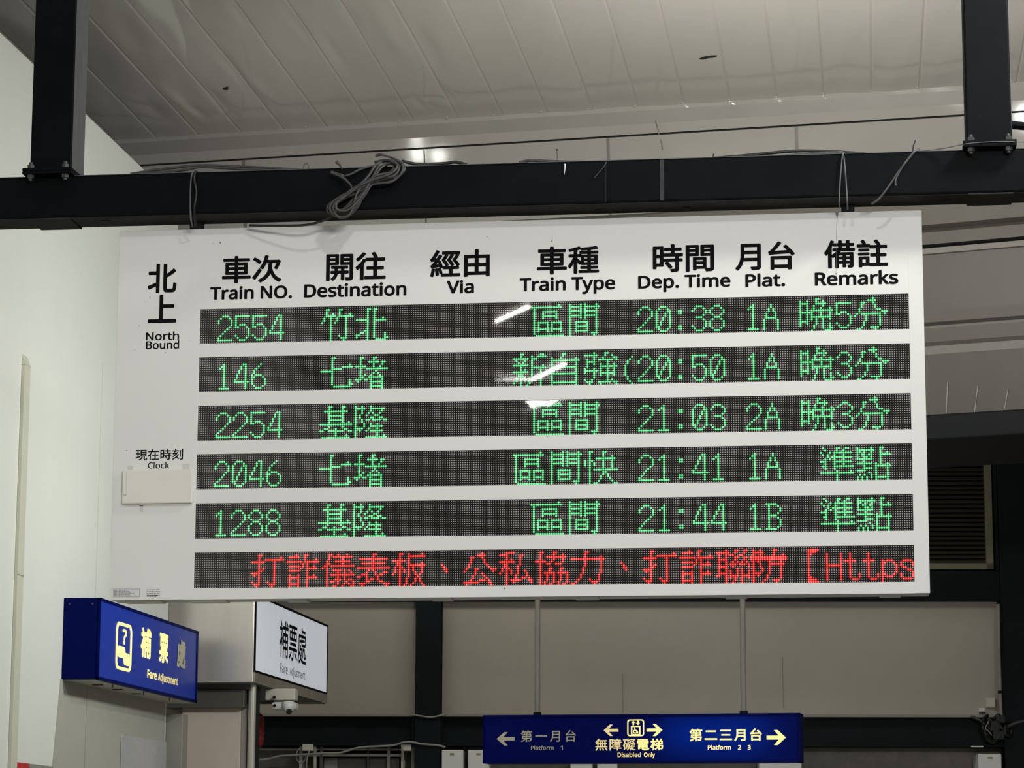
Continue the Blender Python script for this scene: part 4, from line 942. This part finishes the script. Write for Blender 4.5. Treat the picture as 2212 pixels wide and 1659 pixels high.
for k in range(7):
    x, y = 2152 + random.uniform(-14, 18), 1572 + random.uniform(-18, 18)
    P = [BK.pt(x + 18 * math.cos(a + k), y + 20 * math.sin(a * 1.3 + k * 2), -.2 - .03 * math.sin(a * 2)) for a in [i * .8 for i in range(8)]]
    MB().tube(P, .013).obj('cable_loop', M['cable_black'], tg, smooth=True)
for x0, y0, x1, y1 in ((2140, 1556, 2160, 1580), (2152, 1545, 2172, 1562), (2146, 1578, 2170, 1598)): kbox('connector', x0, y0, x1, y1, -.24, -.2, 'lens', tg)
MB().tube([BK.pt(*q) for q in ((2098, 1548, -.15), (2115, 1555, -.18), (2130, 1566, -.2), (2145, 1580, -.22))], .009).obj('cable_tail', M['cable'], tg, smooth=True)
MB().tube([BK.pt(*q) for q in ((2165, 1575, -.22), (2180, 1568, -.2), (2200, 1560, -.2), (2225, 1556, -.2))], .012).obj('cable_tail', M['cable'], tg, smooth=True)
MB().tube([BK.pt(*q) for q in ((2137, 1551, -.22), (2134, 1562, -.24), (2129, 1573, -.25), (2136, 1580, -.25), (2142, 1588, -.24))], .004).obj('wire', M['cable_light'], tg, smooth=True)
tag(kbox('label_plate', 2098, 1611, 2124, 1614, -.15, -.14, 'white_box', None, .001), 'short white strip on the lintel beam left of the cable tangle', 'plate')
def notice(x0, x1, y0, label, tick):
    t = thing('white_cabinet', BK.pt((x0 + x1) / 2, 1659, -.2), label, 'cabinet')
    u0, u1, z0, z1 = BK.rect(x0, y0, x1, 1700, -.2); MB().box((u0, -.2, 0.9), (u1, .1, z1), BK, bev=.006).obj('cabinet_body', M['white_box'], t)
    if tick:
        a0, a1, c0, c1 = BK.rect(tick[0], tick[1], tick[2], tick[3], -.202); MB().box((a0, -.203, c0), (a1, -.2, c1), BK).obj('small_plate', M['gold'], t)
    return t
notice(2113.5, 2164, 1628, 'white cabinet top with a gold plate at the lower right corner', (2134, 1635, 2144, 1639))
notice(954, 1000.5, 1620, 'white cabinet top left of the hanging platform sign, nearest the pillar', (972, 1627, 981, 1631))
notice(1010.5, 1057, 1620, 'white cabinet top with its right part behind the platform sign', (1029, 1627, 1038, 1631))
notice(1232, 1280, 1644, 'white cabinet top showing just below the platform sign, left of two', None)
notice(1290, 1334, 1644, 'white cabinet top showing just below the platform sign, right of two', None)
notice(1640, 1732, 1645, 'wide white cabinet top below the right end of the platform sign', None)
# shop front left of the pillar
sf = thing('shop_shutter', BK.pt(750, 1659), 'dim grey shop front with a framed opening under the lintel beam', 'shop front')
kbox('head_rail', 560, 1616, 880, 1621, -.06, .12, 'grey_trim', sf); kbox('head_rail', 640, 1628, 870, 1634, -.08, .12, 'grey_trim', sf)
for x0, x1, m in ((646, 653, 'cream'), (677, 683, 'cream'), (866, 872, 'cream'), (888, 896, 'grey_trim'), (836, 842, 'grey_trim'), (690, 697, 'booth_frame'), (793, 796, 'booth_frame')):
    u0, u1, z0, z1 = BK.rect(x0, 1612, x1, 1700, -.08); MB().box((u0, -.08, 1), (u1, .12, z1), BK, bev=.003).obj('upright', M[m], sf)
u0, u1, z0, z1 = BK.rect(700, 1637, 728, 1700, -.02); MB().box((u0, -.02, 1), (u1, .12, z1), BK).obj('pale_panel', M['grey_trim'], sf)
u0, u1, z0, z1 = BK.rect(728, 1637, 862, 1700, -.01); MB().box((u0, -.01, 1), (u1, .12, z1), BK).obj('dark_panel', M['booth_frame'], sf)
t = thing('sensor_box', BK.pt(665, 1622, -.12), 'cream sensor box with hanging wires, nearer the lantern', 'box', 'cream boxes on the shop front')
kbox('box_body', 653, 1607.5, 676.5, 1622, -.16, -.1, 'cream', t)
MB().tube([BK.pt(*q) for q in ((652, 1615, -.13), (643, 1622, -.14), (640, 1636, -.14), (647, 1648, -.14), (656, 1645, -.14), (661, 1634, -.14))], .005).obj('wire', M['grey_trim'], t, smooth=True)
MB().tube([BK.pt(*q) for q in ((676, 1612, -.13), (668, 1622, -.16), (663, 1640, -.16), (662, 1662, -.16))], .005).obj('wire', M['cable_light'], t, smooth=True)
t = thing('sensor_box', BK.pt(878, 1622, -.12), 'cream sensor box on the shop front beside the teal pillar', 'box', 'cream boxes on the shop front')
kbox('box_body', 866, 1608.5, 888, 1622, -.16, -.1, 'cream', t)
MB().tube([BK.pt(*q) for q in ((868, 1613, -.165), (870, 1622, -.165), (868, 1636, -.165), (873, 1646, -.165), (872, 1664, -.165))], .006).obj('wire', M['grey_trim'], t, smooth=True)
tag(MB().tube([BK.pt(*q) for q in ((558, 1642, -.16), (585, 1638, -.16), (605, 1633, -.16), (638, 1631, -.16), (700, 1627, -.17), (735, 1626, -.17), (775, 1615, -.17), (820, 1612, -.17), (850, 1610, -.17), (870, 1604, -.18), (890, 1603, -.18), (910, 1607, -.18), (945, 1610, -.17), (962, 1614, -.16))], .0075).obj('cable', M['cable_light'], smooth=True), 'long pale cable sagging along the shop front under the lintel beam', 'cable')
tag(MB().tube([BK.pt(*q) for q in ((885, 1543, -.16), (905, 1546, -.18), (928, 1549, -.18), (945, 1547, -.18), (965, 1542, -.16))], .006).obj('cable', M['cable_light'], smooth=True), 'short pale cable draped over the lintel across the teal pillar', 'cable')
